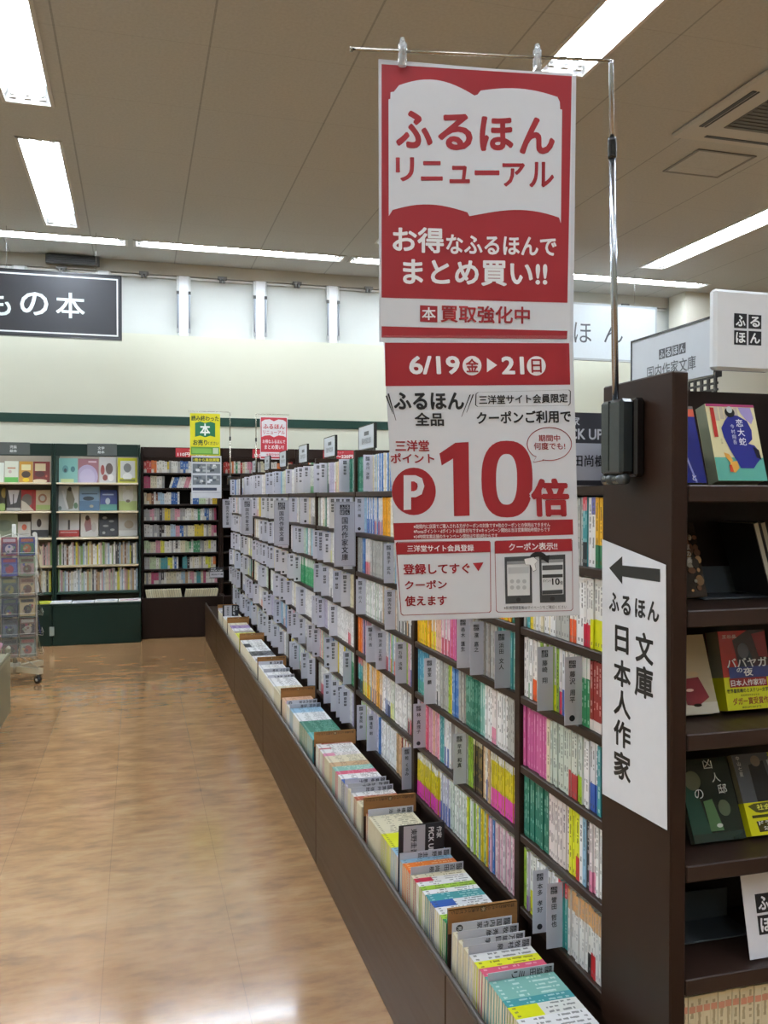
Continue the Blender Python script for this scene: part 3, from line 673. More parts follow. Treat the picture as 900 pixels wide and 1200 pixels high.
# ---------------------------------------------------------------- big signs near the back wall
FB = Fr((-2.40, 8.92, 3.585), (1, 0, 0), (0, 0, -1)); q0 = FB.uv(141, 324); q1 = FB.uv(142, 397)
W_ = q0[0]; H_ = .60
t = thing('hanging_sign', tuple(FB.P(W_/2, 0)), 'long black hanging sign with white border and white Japanese lettering near the back wall', 'sign')
m = MB(); m.fbox(FB, 0, W_, 0, H_, -.05, 0, '2c2d31', 'printed'); m.frame(FB, .022, .022, W_-.022, H_-.022, .014, 'e8eaea', 1)
cc = crop(0, 260, 5.625)
def fitB(ch, x0, y0, x1, y1, col='e4f0f0', b=.0): u0, v0 = FB.uv(*cc(x0, y0)); u1, v1 = FB.uv(*cc(x1, y1)); m.fit(FB, ch, u0, v0, u1, v1, col, 1, b)
fitB('本', 368, 462, 560, 640, b=.018); fitB('の', 132, 458, 318, 620, b=.02); fitB('も', -80, 452, 72, 620, b=.02); fitB('ど', -325, 446, -165, 618, b=.02); fitB('こ', -545, 460, -400, 600, b=.02)
m.build('sign_panel', t)
for x in (-2.2, -1.165, -.365):
    m = MB(); m.tube([(x, 8.945, 3.585), (x, 8.945, HC)], .002, 'a8a8a8', 'steel', 6); m.box(x-.012, x+.012, 8.935, 8.955, 3.583, 3.62, 'b8b8b8', 'painted_metal'); m.build('hanger', t)
m = MB(); m.fbox(FB, W_, W_+.012, 0, H_, -.055, .004, '232326', 'black_plastic'); m.fbox(FB, 0, W_+.012, -.012, 0, -.055, .004, '232326', 'black_plastic'); m.fbox(FB, 0, W_+.012, H_, H_+.012, -.055, .004, '232326', 'black_plastic'); m.build('sign_frame', t)

FL = Fr((3.55, 8.92, 3.615), (1, 0, 0), (0, 0, -1)); W_ = FL.uv(768, 361)[0]; H_ = .60
t = thing('hanging_sign', tuple(FL.P(W_/2, 0)), 'white hanging sign with grey Japanese lettering behind the chrome banner pole', 'sign')
m = MB(); m.fbox(FL, 0, W_, 0, H_, -.05, 0, 'dfe9ee', 'printed')
cc = crop(660, 300, 3.75)
for ch, b in (('ほ', (48, 290, 124, 384)), ('ん', (180, 296, 262, 384)), ('る', (-90, 284, -12, 380)), ('ふ', (-232, 280, -146, 376))):
    u0, v0 = FL.uv(*cc(b[0], b[1])); u1, v1 = FL.uv(*cc(b[2], b[3])); m.fit(FL, ch, u0, v0, u1, v1, '50545a', 1, .0)
m.build('sign_panel', t)
m = MB(); m.frame(FL, -.02, -.02, W_+.02, H_+.02, .022, 'b4bcc0', 2)
for a in ((-.02, W_+.02, -.02, 0), (-.02, W_+.02, H_, H_+.02), (-.02, 0, 0, H_), (W_, W_+.02, 0, H_)): m.fbox(FL, *a, -.055, 0, 'c2c8cc', 'painted_metal')
m.build('sign_frame', t)
for x in (3.8, 5.5):
    m = MB(); m.tube([(x, 8.945, 3.63), (x, 8.945, HC)], .002, 'a8a8a8', 'steel', 6); m.build('hanger', t)

# long grey section panels sticking out of the run
for k, i in enumerate((3, 5, 7, 9)):
    y = YB[i]-.02-(.0 if i < 9 else .06)
    F = Fr((.832, y, 1.432), (1, 0, 0), (0, 0, -1))
    m = MB(); m.fbox(F, 0, .096, 0, .285, -.003, 0, 'b4b5c0', 'printed'); m.frame(F, .003, .003, .093, .282, .0012, '7c7e88', 1)
    logo(m, F, .026, .014, .044, '2a2a30', 'b0b2ba', 1)
    m.vert(F, '国内作家文庫', .048, .068, .031, '26262c', 2, .012, 1.04)
    tag(m.build('section_panel'), 'tall grey lettered section panel sticking out of the long shelf, %s from the end panel' % nth(k), 'sign', 'section panels along the long shelf')

# ---------------------------------------------------------------- small banners at the far end
def far_pole(px, top, rod_to, y, lab):
    t = thing('banner_pole', (px, y, 1.64), lab, 'pole')
    m = MB(); m.tube([(px, y, 1.60), (px, y, 2.05)], .007, 'a8a294', 'steel', 8); m.build('lower_tube', t)
    m = MB(); m.tube([(px, y, 2.05), (px, y, top)], .0045, 'a8a294', 'steel', 8); m.build('upper_tube', t)
    m = MB(); m.tube([(px, y, 2.03), (px, y, 2.065)], .010, '222', 'black_plastic', 8); m.build('locking_collar', t)
    m = MB(); m.tube([(px, y, top), (rod_to, y, top)], .003, 'a8a294', 'steel', 6); m.build('cross_rod', t)
    m = MB(); m.bbox(px-.03, px+.011, y-.03, y+.03, 1.575, 1.665, '1c1c1c', 'black_plastic', .004); m.build('clamp_box', t)
far_pole(.914, 2.312, .50, 8.99, 'thin pole at the far end of the long shelf carrying the yellow banner')
F = Fr((.517, 8.985, 2.292), (1, 0, 0), (0, 0, -1))
t = thing('hanging_banner', tuple(F.P(.15, 0)), 'small yellow and green banner over a grey photo sheet at the aisle end', 'banner')
m = MB(); m.fbox(F, 0, .297, 0, .42, -.001, 0, 'd6cf1e', 'printed')
m.fpoly(F, [(.05, .095), (.1, .08), (.148, .095), (.2, .08), (.248, .095), (.248, .235), (.2, .222), (.148, .238), (.1, .222), (.05, .235)], '1f6b47', 1)
m.fit(F, '本', .098, .10, .198, .222, 'f0f2ee', 2, .03); m.fit(F, '読み終わった', .012, .022, .285, .075, '1d3a22', 1, .03)
m.fit(F, 'お売り', .03, .262, .17, .32, '1d3a22', 1, .03); m.fit(F, 'ください', .175, .28, .28, .315, '1d3a22', 1, .02)
m.frect(F, .008, .335, .289, .412, '5f9438', 1); m.frect(F, .02, .35, .21, .398, '7db050', 2); m.frect(F, .225, .345, .278, .402, 'b9c9b0', 2)
m.build('upper_page', t)
m = MB(); F2 = Fr(F.P(.012, .424), F.ax, F.ay); m.fbox(F2, 0, .297, 0, .425, -.001, 0, 'c4c8ce', 'printed')
m.frect(F2, .01, .018, .287, .062, '2b2d22', 1); m.fit(F2, '1冊から高価買取', .02, .024, .278, .056, 'd8cf3a', 2, .025)
for j in range(2):
    for i in range(2):
        u, v = .012+i*.14, .08+j*.115; m.frect(F2, u, v, u+.132, v+.095, '6c7278', 1)
        rd = random.Random(j*2+i)
        for q in range(9):
            a, b = rd.uniform(0, .10), rd.uniform(0, .07); m.frect(F2, u+a, v+b, u+a+.03, v+b+.022, rd.choice(['33383c', 'a8adb0', 'd8dade', '4a5560', '8a8f90']), 2+q % 3)
m.frect(F2, .012, .32, .25, .348, '2b3448', 1); m.frect(F2, .012, .365, .28, .37, '8a90a0', 1)
m.build('lower_page', t)
far_pole(1.19, 2.312, 1.535, 9.10, 'thin pole at the far end of the long shelf carrying the small red banner')
F = Fr((1.232, 9.095, 2.285), (1, 0, 0), (0, 0, -1))
t = thing('hanging_banner', tuple(F.P(.15, 0)), 'small red and white banner on a thin pole at the long shelf end', 'banner')
m = MB(); m.fbox(F, 0, .285, 0, .44, -.001, 0, 'e2e2e6', 'printed'); m.frect(F, .006, .006, .279, .365, 'b8323f', 1)
m.fpoly(F, [(.015, .05), (.05, .03), (.1, .025), (.142, .045), (.19, .025), (.24, .03), (.27, .05), (.27, .21), (.24, .195), (.19, .19), (.142, .21), (.1, .19), (.05, .195), (.015, .21)], 'e2e2e6', 2)
m.fit(F, 'ふるほん', .03, .075, .255, .125, 'b8323f', 3, .03); m.fit(F, 'リニューアル', .03, .14, .255, .18, 'b8323f', 3, .02)
m.fit(F, 'お得なふるほんで', .025, .235, .26, .275, 'e8e8ea', 2, .02); m.fit(F, 'まとめ買い!!', .045, .29, .245, .335, 'e8e8ea', 2, .02)
m.fit(F, '本買取強化中', .06, .378, .225, .402, 'b8323f', 1, .02); m.frect(F, .006, .412, .279, .43, 'b8323f', 1)
m.build('upper_page', t)

# red price strips on the brown bookcases
for k, x in enumerate((.40, 1.21, 1.99, 2.86)):
    F = Fr((x, 9.548, 1.972), (1, 0, 0), (0, 0, -1)); m = MB(); m.fbox(F, 0, .36, 0, .095, -.001, 0, 'a83038', 'printed')
    m.fit(F, '110円〜220円', .02, .046, .34, .086, 'e6e2e0', 1, .03); m.fit(F, 'コミック', .13, .014, .23, .034, 'd8b8b6', 1, .0)
    tag(m.build('price_strip'), 'red price strip on the header of a brown wall bookcase, %s from the green bookcase' % nth(k), 'sign', 'red price strips on the brown bookcases')
for k, (x, c) in enumerate(((-1.50, '児童'), (-.365+.02, '絵本'))):
    F = Fr((-1.30 if k == 0 else -.475, 9.349, 1.99), (1, 0, 0), (0, 0, -1)); m = MB(); m.fbox(F, 0, .285, -.005, .115, -.001, 0, '4a4f4c', 'printed')
    m.fit(F, '児童' if k == 0 else '文学', .10, .025, .165, .055, 'cdd0d0', 1, .02); m.fit(F, '絵本', .10, .065, .165, .095, 'cdd0d0', 1, .02)
    tag(m.build('category_card'), 'dark grey category card on the header of the green bookcase %s' % ('behind the spinner rack' if k == 0 else 'next to the brown one'), 'sign')

# ================================================================== PAPERBACKS
def st(word, base, title='5a5a5a', obi=None, of=.3, top=None, tf=.2, t=.0125, band=''):
    return dict(word=word, base=base, title=title, obi=obi, of=of, top=top, tf=tf, t=t, band=band)
S = {
 'w': st('white', 'e4e4e4'), 'w2': st('white', 'e8e8e8', '3a3a3a'), 'cr': st('cream', 'd8d0b4', '6a6048'), 'gy': st('grey', 'a9aaa6', '5c5c5a'),
 'wr': st('white', 'dcdad8', '666', 'b3203c', .33, band='red band'), 'wo': st('white', 'dcdad6', '666', 'd0562a', .36, band='orange band'),
 'wy': st('white', 'dcdcd6', '555', 'd2d416', .42, band='yellow band'), 'wb': st('white', 'd8dade', '444', '2f55a0', .4, band='blue band'),
 'wk': st('white', 'dadad8', '222', '26262a', .3, band='black band'), 'wg': st('white', 'd8dcd6', '556', '3f8f4e', .25, band='green band'),
 'wp': st('white', 'dad6dc', '555', '8a5a9e', .25, band='purple band'), 'wpk': st('white', 'e0d8d8', '666', 'cf7f9e', .3, band='pink band'),
 'mint': st('mint', 'c2cdc2', '4a5450'), 'mintr': st('mint', 'c6cec4', '4a5450', 'a13338', .38, band='red band'), 'mintg': st('mint', 'c6cec4', '4a5450', '8fb423', .4, band='lime band'),
 'pk': st('pink', 'c05a92', 'd9a3c2', 'e6d6de', .0), 'pkl': st('pale pink', 'd3a5b4', '8a5a68'), 'pkr': st('rose', 'c8506e', 'e6c6cc'), 'pkw': st('pinkish white', 'd8cfce', '4a4048'),
 'gn': st('dark green', '1f6b58', 'bcd4c8'), 'gn2': st('green', '2f8a5a', 'd8e4d8', None, 0, 'dededa', .3), 'tl': st('teal', '3f8f94', 'd6e4e4'), 'tll': st('pale teal', '7db2a8', 'e2ece8'),
 'tlr': st('teal', '4aa39e', 'd8e8e6', None, 0, 'c03a40', .22, band='red top'), 'rd': st('dark red', '862a26', 'e0cfc8', 'd8d0cc', .16), 'or': st('orange', 'd8742a', 'f0dcc8'),
 'ye': st('yellow', 'd6c024', '5a5020'), 'yo': st('amber', 'e0a42c', '6a4a18'), 'yl': st('lemon', 'd8da2a', '55551c'), 'ylr': st('lemon', 'd8da2a', '55551c', 'b0242c', .34, band='red band'),
 'ym': st('yellow', 'c9b91e', '6a6018', 'd23aa4', .36, 'd9d8d2', .14, band='magenta band'), 'bl': st('blue', '3f74b4', 'dce4ee'), 'bll': st('pale blue', '8fb4cc', '4a6070'), 'bg': st('blue-green', '4a93ae', 'd0e2e6', '4f9a8a', .3),
 'nv': st('navy', '2c3a6a', 'ccd0dc'), 'bk': st('black', '26262a', 'd0d0d0'), 'bkg': st('black', '2c2822', 'c8a84a', None, 0, 'c9c4b0', .1), 'tan': st('tan', 'c2a078', '5a4430'), 'tanw': st('white', 'dcdad6', '888', None, 0, 'c99864', .3, band='tan top'),
 'tanr': st('white', 'dcdad6', '888', 'b8262c', .36, 'c99864', .3, band='tan top'), 'tank': st('white', 'd8d6d0', '888', '262626', .3, 'c99864', .3, band='tan top'), 'br': st('red-brown', '8a4026', 'e0c8b4'), 'lm': st('lime', '93b83a', '44542a'),
 'pu': st('purple', '7a5a9a', 'e0d8e8'), 'wpt': st('white', 'dcdcda', '555', None, 0, '6a6cb0', .24, band='violet top'), 'yg': st('amber', 'dca828', '6a4a18', '2c6a4a', .32, band='green band'),
 'gyt': st('grey-brown', '9a948a', '5a544c'), 'peach': st('peach', 'd9b094', '8a5a40'), 'lb': st('lilac', 'b9b4cc', '5a5670'), 'wpi': st('white', 'dedad8', '555', 'b03c46', .35, 'e8a8bc', .2, band='red band'),
 'tkr': st('teal', '3f8f94', 'e2eaea', '22262a', .35, 'b83c48', .2, band='black band'), 'wkr': st('white', 'dadad8', '555', None, 0, '2a3b8a', .25, band='navy top'),
}
FARPAL = ['w']*9+['w2', 'cr', 'cr', 'mint', 'mint', 'gy', 'gy', 'pkl', 'wr', 'wy', 'wb', 'wk', 'wg', 'bll', 'lb', 'ye', 'tll', 'peach', 'wo', 'pkw', 'gn', 'bl']
PB, FAR = [], []                                # one list of candidates, nearest become objects
rnd = random.Random(5)
def blend(a, b, k):
    a, b = a.lstrip('#'), b.lstrip('#')
    a = ''.join(c*2 for c in a) if len(a) == 3 else a; b = ''.join(c*2 for c in b) if len(b) == 3 else b
    return ''.join('%02x' % round(int(a[i:i+2], 16)*(1-k)+int(b[i:i+2], 16)*k) for i in (0, 2, 4))
def spine_cells(mb, fr, t, h, sty, rows, seed, page_col='d9d2bd'):
    rd = random.Random(seed)
    segs = [[] for _ in range(rows)]
    a0, a1 = rd.uniform(.05, .10), rd.uniform(.40, .52); b0, b1 = rd.uniform(.56, .60), rd.uniform(.68, .78)
    for r in range(rows):
        f0, f1 = r/rows, (r+1)/rows; fm = (f0+f1)/2; col = sty['base']
        if sty['top'] and fm < sty['tf']: col = sty['top']
        if sty['obi'] and fm > 1-sty['of']: col = sty['obi']
        tit = (a0 < fm < a1 and rd.random() < .74) or (b0 < fm < b1 and rd.random() < .7)
        if sty['obi'] and fm > 1-sty['of']: tit = False
        if .90 < fm < .94: tit = True
        segs[r] = (col, tit)
    r = 0
    while r < rows:
        col, tit = segs[r]
        k = r+1
        if not tit:
            while k < rows and segs[k] == (col, False): k += 1
            mb.face([fr.P(0, h*k/rows), fr.P(t, h*k/rows), fr.P(t, h*r/rows), fr.P(0, h*r/rows)], col, 'cover')
        else:
            e0, e1 = rd.uniform(.26, .36), rd.uniform(.62, .74)
            for u0, u1, c in ((0, e0, col), (e0, e1, blend(col, sty['title'], .62)), (e1, 1, col)):
                mb.face([fr.P(t*u0, h*k/rows), fr.P(t*u1, h*k/rows), fr.P(t*u1, h*r/rows), fr.P(t*u0, h*r/rows)], c, 'cover')
        r = k
def book_cover(mb, fr, t, h, d, sty, seed):
    spine_cells(mb, fr, t, h, sty, 40, seed)
    for u0, u1 in ((0, .0006), (t-.0006, t)):
        mb.fbox(fr, u0, u1, 0, h, -d, -.0001, sty['base'], 'cover')
        if sty['obi']: mb.fbox(fr, u0-.0001 if u0 == 0 else u0, u1 if u0 == 0 else u1+.0001, h*(1-sty['of']), h, -d, -.00005, sty['obi'], 'cover')
def book_pages(mb, fr, t, h, d, col='d8cfb6'): mb.fbox(fr, .0007, t-.0007, .0012, h-.0012, -d+.001, -.0006, col, 'pages')
def book_lump(mb, fr, t, h, d, sty, seed):
    spine_cells(mb, fr, t, h, sty, 20, seed)
    b = sty['base']; P = fr.P
    mb.face([P(0, 0, -d), P(0, h, -d), P(0, h), P(0, 0)], b, 'cover'); mb.face([P(t, 0), P(t, h), P(t, h, -d), P(t, 0, -d)], b, 'cover')
    mb.face([P(0, 0, -d), P(0, 0), P(t, 0), P(t, 0, -d)], 'd8cfb6', 'pages'); mb.face([P(0, h), P(0, h, -d), P(t, h, -d), P(t, h)], 'd8cfb6', 'pages')
    mb.face([P(0, 0, -d), P(t, 0, -d), P(t, h, -d), P(0, h, -d)], 'd8cfb6', 'pages')
def cand(fr, t, h, d, sty, ref, group, area):
    PB.append(dict(fr=fr, t=t, h=h, d=d, sty=sty, ref=ref, group=group, area=area, seed=rnd.random()))
def shelf_frame(y1, z, h, x, lean=0):
    ay = Vector((0, math.sin(lean), -math.cos(lean))); ax = Vector((0, -math.cos(lean), -math.sin(lean)))
    o = Vector((x, y1, z+.0004+.016*abs(math.sin(lean))))-ay*h
    return Fr(o, ax, ay)
CARDS = []
NAMES = ['東 直己', '池井戸 潤', '石田 衣良', '井上 靖', '内田 康夫', '小川 糸', '奥田 英朗', '角田 光代', '川上 弘美', '北方 謙三', '桐野 夏生', '佐伯 泰英', '重松 清', '高田 郁', '辻 仁成', '中島 らも', '西村 京太郎', '乃南 アサ', '原田 マハ', '平岩 弓枝']
def shelf_card(y, z, text, bay, row, k, glyph=True, out=.0):
    x0 = .899+out; F = Fr((x0, y-.0012, z+.151), (1, 0, 0), (0, 0, -1))
    rd = random.Random(y*77+z)
    c = rd.choice(['cacad6', 'c4c5d1', 'd0d0da'])
    m = MB(); m.fbox(F, 0, .14, 0, .150, -.0012, 0, c, 'printed')
    logo(m, F, .010, .008, .0165, '2a2a30', 'b0b2ba', 1, glyph)
    if glyph: m.vert(F, text, .0185, .031, .0145, '2a2a30', 1, .016, 1.08)
    else:
        v = .032
        for q in range(rd.choice((3, 4, 4, 5))):
            if rd.random() < .85: m.frect(F, .012, v, .024, v+.0105, '55555c', 1); m.frect(F, .015, v+.003, .021, v+.0055, 'a9aab2', 2)
            v += .0145
    if rd.random() < .18: m.fell(F, .018, .135, .007, .007, '2a2a30', 1, 14)
    tag(m.build('divider_card'), 'grey author divider card, %s from the end panel, %s shelf down, %s bay' % (nth(k), nth(row-1), bay), 'divider', 'grey author divider cards')
def fill_row(bay_i, row, spec, z, x=.94, glyph=True, seen=1):
    """spec runs from the far upright towards the camera; every run ends at a photo x, 'c' is a divider card"""
    bay = BAYN[bay_i]; out = []; cards = []
    for a, b, sty in spec:
        yf, yn = atX(a, 600, x).y, atX(b, 600, x).y
        yf = min(yf, YB[bay_i+1]-.0165); yn = max(yn, YB[bay_i]+(.0165 if bay_i else .002))
        if isinstance(sty, tuple) and sty[0] == 'c': cards.append((yn+.0, sty[1])); continue
        if isinstance(sty, list) and isinstance(sty[-1], float): yn += .152*sty[-1]+.001
        L = yf-yn
        if L < .004: continue
        mix = sty if isinstance(sty, list) else [sty]; lean = 0
        if isinstance(mix[-1], float): lean = mix[-1]; mix = mix[:-1]
        n = max(1, round(L/ (sum(S[q]['t'] for q in mix)/len(mix))))
        t = L/n
        ts = [t*rnd.uniform(.8, 1.2) for _ in range(n)]; k = L/sum(ts); ts = [q*k for q in ts]; y = yf
        for i, tt in enumerate(ts):
            s_ = S[mix[i % len(mix)] if len(mix) < 4 else rnd.choice(mix)]
            out.append((y, tt, s_, lean)); y -= tt
    out.sort(key=lambda q: q[0])                # from the camera end
    cards.sort(key=lambda q: q[0])
    for i, (y, tt, s_, lean) in enumerate(out):
        h = .1495+rnd.uniform(-.002, .0018); xx = x+rnd.uniform(-.002, .003)
        d = math.hypot(y, xx)
        ref = '%s from the end panel, %s shelf down, %s bay' % (nth(i), nth(row-1), bay)
        fr = shelf_frame(y-.0002, z, h*(1 if not lean else .985), xx, lean)
        cand(fr, tt-.0006, h*(1 if not lean else .985), .105, s_, ref, 'paperbacks on the long shelf', seen*tt*.15/d**2*(xx/d))
    for i, (y, tx) in enumerate(cards): shelf_card(y, z, tx, bay, row, i, glyph)

C = lambda s: ('c', s)
# end bay (from the upright at 607 to the panel at 706)
fill_row(0, 2, [(607, 660, ['w', 'cr', 'gy', 'wr']), (660, 684, ['gy']), (684, 689, 'tkr'), (689, 693, 'w'), (693, 698, 'wpt'), (698, 706, 'yg')], ROWZ[1])
fill_row(0, 3, [(607, 617, ['gy', 'w']), (617, 622, 'tl'), (622, 626, 'ye'), (626, 652, ['cr', 'w', 'w2']), (652, 668, 'gy'), (668, 676, 'wo'), (676, 684, 'w2'), (684, 693, 'wr'), (693, 706, ['wy'])], ROWZ[2])
fill_row(0, 4, [(607, 625, ['w2', 'w', 'wg']), (625, 632, ['wo']), (632, 649, C('藤崎 翔')), (632, 655, ['wy', 'lm']), (655, 663, ['wb', 'wr']), (663, 668, 'w'), (668, 682, C('藤沢 周平')), (668, 692, ['gn2']), (692, 706, ['rd'])], ROWZ[3])
fill_row(0, 5, [(607, 642, ['pk', 'pk', 'pk', 'pk']), (642, 646, 'cr'), (646, 668, ['mint']), (668, 678, 'mintr'), (678, 684, 'mintg'), (684, 692, 'w'), (692, 702, 'wb'), (702, 706, 'tl')], ROWZ[4])
fill_row(0, 6, [(607, 613, 'or'), (613, 644, ['gn']), (644, 668, ['pkw']), (668, 677, 'yl'), (677, 681, 'ylr'), (681, 689, ['w2', 'bll']), (689, 693, 'bk'), (693, 700, 'wpk'), (700, 706, 'w')], ROWZ[5])
fill_row(0, 7, [(607, 613, 'bl'), (613, 619, 'lm'), (619, 623, 'wp'), (623, 629, 'wy'), (629, 644, C('本多 孝好')), (629, 656, ['w']), (645, 661, C('誉田 哲也')), (656, 668, 'tlr'), (668, 690, ['tanw']), (690, 694, 'tank'), (694, 700, 'tanr'), (700, 706, 'tanw')], ROWZ[6])
# second bay (485 - 605)
fill_row(1, 3, [(486, 510, ['yo', 'ye']), (510, 560, ['cr', 'w', 'gy']), (560, 600, ['yo', 'ye', 'or']), (600, 604, 'gn')], ROWZ[2])
fill_row(1, 4, [(486, 500, ['yo', 'ye']), (500, 511, ['yo', 'wy']), (511, 517, 'peach'), (517, 527, ['pkl', 'wr']), (527, 537, ['pk', 'pkr']), (537, 549, ['w', .06]), (540, 551, C('帚木 蓬生')), (550, 567, C('濱 嘉之')), (553, 583, ['gy', 'gyt', 'gy']), (583, 597, C('浜田 文人')), (583, 604, ['tll', 'tl'])], ROWZ[3])
fill_row(1, 5, [(486, 502, ['bg']), (502, 511, C('葉室 麟')), (504, 515, ['wk', 'w']), (515, 526, 'gy'), (526, 530, ['lm', 'ye']), (530, 537, 'bl'), (537, 546, ['gyt', 'gy']), (546, 563, ['gn']), (563, 569, 'tll'), (569, 577, 'w2'), (577, 582, 'wpk'), (582, 595, 'w2'), (595, 604, 'gy')], ROWZ[4])
fill_row(1, 6, [(486, 492, 'lb'), (487, 498, C('林 真理子')), (494, 516, ['pkl', 'pk', 'pkr', 'peach', 'pkl']), (516, 520, 'tl'), (520, 528, ['w', 'wb']), (528, 547, C('早見 和真')), (534, 549, ['gy']), (549, 555, 'lm'), (555, 566, ['bkg']), (566, 577, ['tan', 'cr', 'wb']), (577, 604, ['ym'])], ROWZ[5])
fill_row(1, 7, [(486, 517, ['ym', .05]), (517, 528, ['wb', 'lb']), (528, 546, ['mint', 'w']), (546, 562, ['cr', 'yl', 'w', 'lm', 'pkl']), (562, 573, ['tl', 'or', 'ye', 'bll']), (573, 580, ['bl', 'pkl']), (580, 604, ['pkl', 'pkw'])], ROWZ[6])
# shelves that the banner hides from here
for b_, r_, x0_, x1_ in ((0, 1, 606, 670), (1, 1, 486, 604), (1, 2, 486, 604)):
    k_ = 6; fill_row(b_, r_, [(x0_+(x1_-x0_)*q/k_, x0_+(x1_-x0_)*(q+1)/k_, [rnd.choice(FARPAL), rnd.choice(FARPAL)]) for q in range(k_)], ROWZ[r_-1], seen=0)
# third bay (418 - 484)
fill_row(2, 1, [(418, 427, 'gn'), (427, 437, C('赤川 次郎')), (431, 436, 'w'), (436, 484, ['bll', 'bl', 'w', 'cr'])], ROWZ[0])
fill_row(2, 2, [(419, 427, C('芥川 龍')), (423, 430, 'bll'), (430, 448, ['wb', 'bl', 'wo']), (448, 458, 'yo'), (458, 484, ['cr', 'w'])], ROWZ[1])
fill_row(2, 3, [(419, 424, 'gy'), (424, 428, 'bl'), (428, 434, 'wr'), (434, 449, ['gy', .05]), (449, 462, C('我孫子 武丸')), (453, 484, ['bll', 'w', 'cr'])], ROWZ[2])
fill_row(2, 4, [(415, 428, C('綾辻 行人')), (419, 428, 'lb'), (428, 446, ['w2', 'mint', 'w']), (449, 463, C('国内作家')), (446, 484, ['gy', 'wk', 'tan', 'w'])], ROWZ[3])
fill_row(2, 5, [(419, 424, 'or'), (424, 430, ['pkl', 'nv']), (430, 440, C('有川 浩')), (436, 440, 'w'), (439, 452, C('池波 正太郎')), (446, 452, 'w'), (452, 455, 'wr'), (455, 464, ['bll', 'wo', 'pkl', 'lm']), (463, 476, C('石持 浅海')), (464, 478, ['gy', 'lm']), (478, 484, ['pkl', 'wb'])], ROWZ[4])
fill_row(2, 6, [(419, 425, 'tkr'), (425, 434, ['yo', 'wy']), (434, 448, ['yo', 'wb', 'yo']), (448, 452, 'w2'), (452, 458, ['wb', 'wk']), (458, 463, ['wy', 'mint']), (463, 476, ['w', 'w2']), (476, 484, ['wr', 'wk', 'gy', 'w2'])], ROWZ[5])
fill_row(2, 7, [(419, 429, C('伊集院 静')), (423, 430, ['mint', 'lm']), (430, 441, C('逢坂 剛')), (430, 444, ['w', 'lb']), (444, 446, 'bl'), (446, 465, ['w', 'w2', 'w']), (465, 471, 'tan'), (470, 484, C('乾 くるみ')), (471, 483, ['br', 'wb', 'cr'])], ROWZ[6])
# farther bays: pale mixed rows broken by many cards
for b in range(3, 9):
    for r in range(7):
        y = YB[b]+.0165; end = YB[b+1]-.0165; rd = random.Random(b*31+r); cy = []
        nc = rd.choice((3, 4, 4, 5)) if b < 6 else rd.choice((4, 5))
        pos = sorted(rd.uniform(y+.05, end-.02) for _ in range(nc))
        run = rd.choice(FARPAL); left = rd.randint(3, 9); i = 0
        if (b, r) in ((4, 3), (4, 4)): run = 'gn2' if r == 3 else 'w2'; left = 40
        if (b, r) == (3, 5): run = 'gn2'; left = 12
        if (b, r) == (4, 5): run = 'wk'; left = 40
        while y < end-.008:
            t = rd.uniform(.010, .017)
            if y+t > end: t = end-y
            h = .1495+rd.uniform(-.003, .0018); xx = .94+rd.uniform(-.003, .004)
            fr = shelf_frame(y+t, ROWZ[r], h, xx)
            cand(fr, t-.0006, h, .105, S[run], '%s from the end panel, %s shelf down, %s bay' % (nth(i), nth(r), BAYN[b]), 'paperbacks on the long shelf', t*.15/(y*y+.88)*.9/y)
            i += 1; y += t; left -= 1
            if left <= 0: run = rd.choice(FARPAL); left = rd.choice((1, 1, 2, 3, 5, 8))
        for k, cyy in enumerate(pos): shelf_card(cyy, ROWZ[r], '', BAYN[b], r+1, k, False)

# ---------------------------------------------------------------- header cards inside the run
def pick_card(o, w_, h_, txt, lab, rows=True):
    F = Fr(o, (1, 0, 0), (0, 0, -1)); m = MB(); m.fbox(F, 0, w_, 0, h_, -.003, 0, '3a3a40', 'printed')
    m.frect(F, .002, h_*.42, w_-.002, h_*.93, 'c0c2cc', 1); m.fit(F, '作家', w_*.08, h_*.06, w_*.45, h_*.18, 'd8dade', 1, .02); m.fit(F, 'PICK UP', w_*.08, h_*.22, w_*.9, h_*.37, 'd8dade', 1, .025)
    m.fit(F, txt, w_*.1, h_*.58, w_*.95, h_*.74, '2a2a30', 2, .02)
    tag(m.build('author_card'), lab, 'sign')
pick_card((.868, 1.72, 1.634), .125, .158, '百田尚樹', 'black and grey author card on the topmost shelf right beside the black clamp box')
pick_card((.66, 8.4, .79), .13, .10, '池井戸潤', 'small black and grey author card standing out over the far end of the floor bin')

# ================================================================== BIN
BZ = .3285
BOARDS = [1.939, 2.738, 3.563, 4.434, 5.338, 6.301, 7.181, 8.05]
for i, y in enumerate(BOARDS):
    F = Fr((.703, y, .476), (1, 0, 0), (0, 0, -1))
    m = MB(); m.fbox(F, 0, .176, 0, .147, -.006, 0, '3a2a20', 'wood')
    b = tag(m.build('bin_partition'), 'dark floor bin partition board with tan top band, %s from the end panel' % nth(i), 'partition', 'partition boards in the floor bin')
    m = MB(); m.fbox(F, 0, .176, -.002, .056, .0002, .002, '9a6f42', 'cardboard'); m.fbox(F, 0, .176, -.002, 0, -.008, .002, '9a6f42', 'cardboard')
    F2 = Fr(F.P(0, 0, .002), F.ax, F.ay); m.fit(F2, '読み終わったら本をお売りください', .008, .001, .168, .011, '33261a', 1, .012, rot=2)
    m.frect(F2, .082, .0, .094, .012, '5a4a2a', 2); m.fit(F2, '本', .083, .001, .093, .011, 'c9a878', 3, .02, rot=2)
    m.build('tan_band', b)
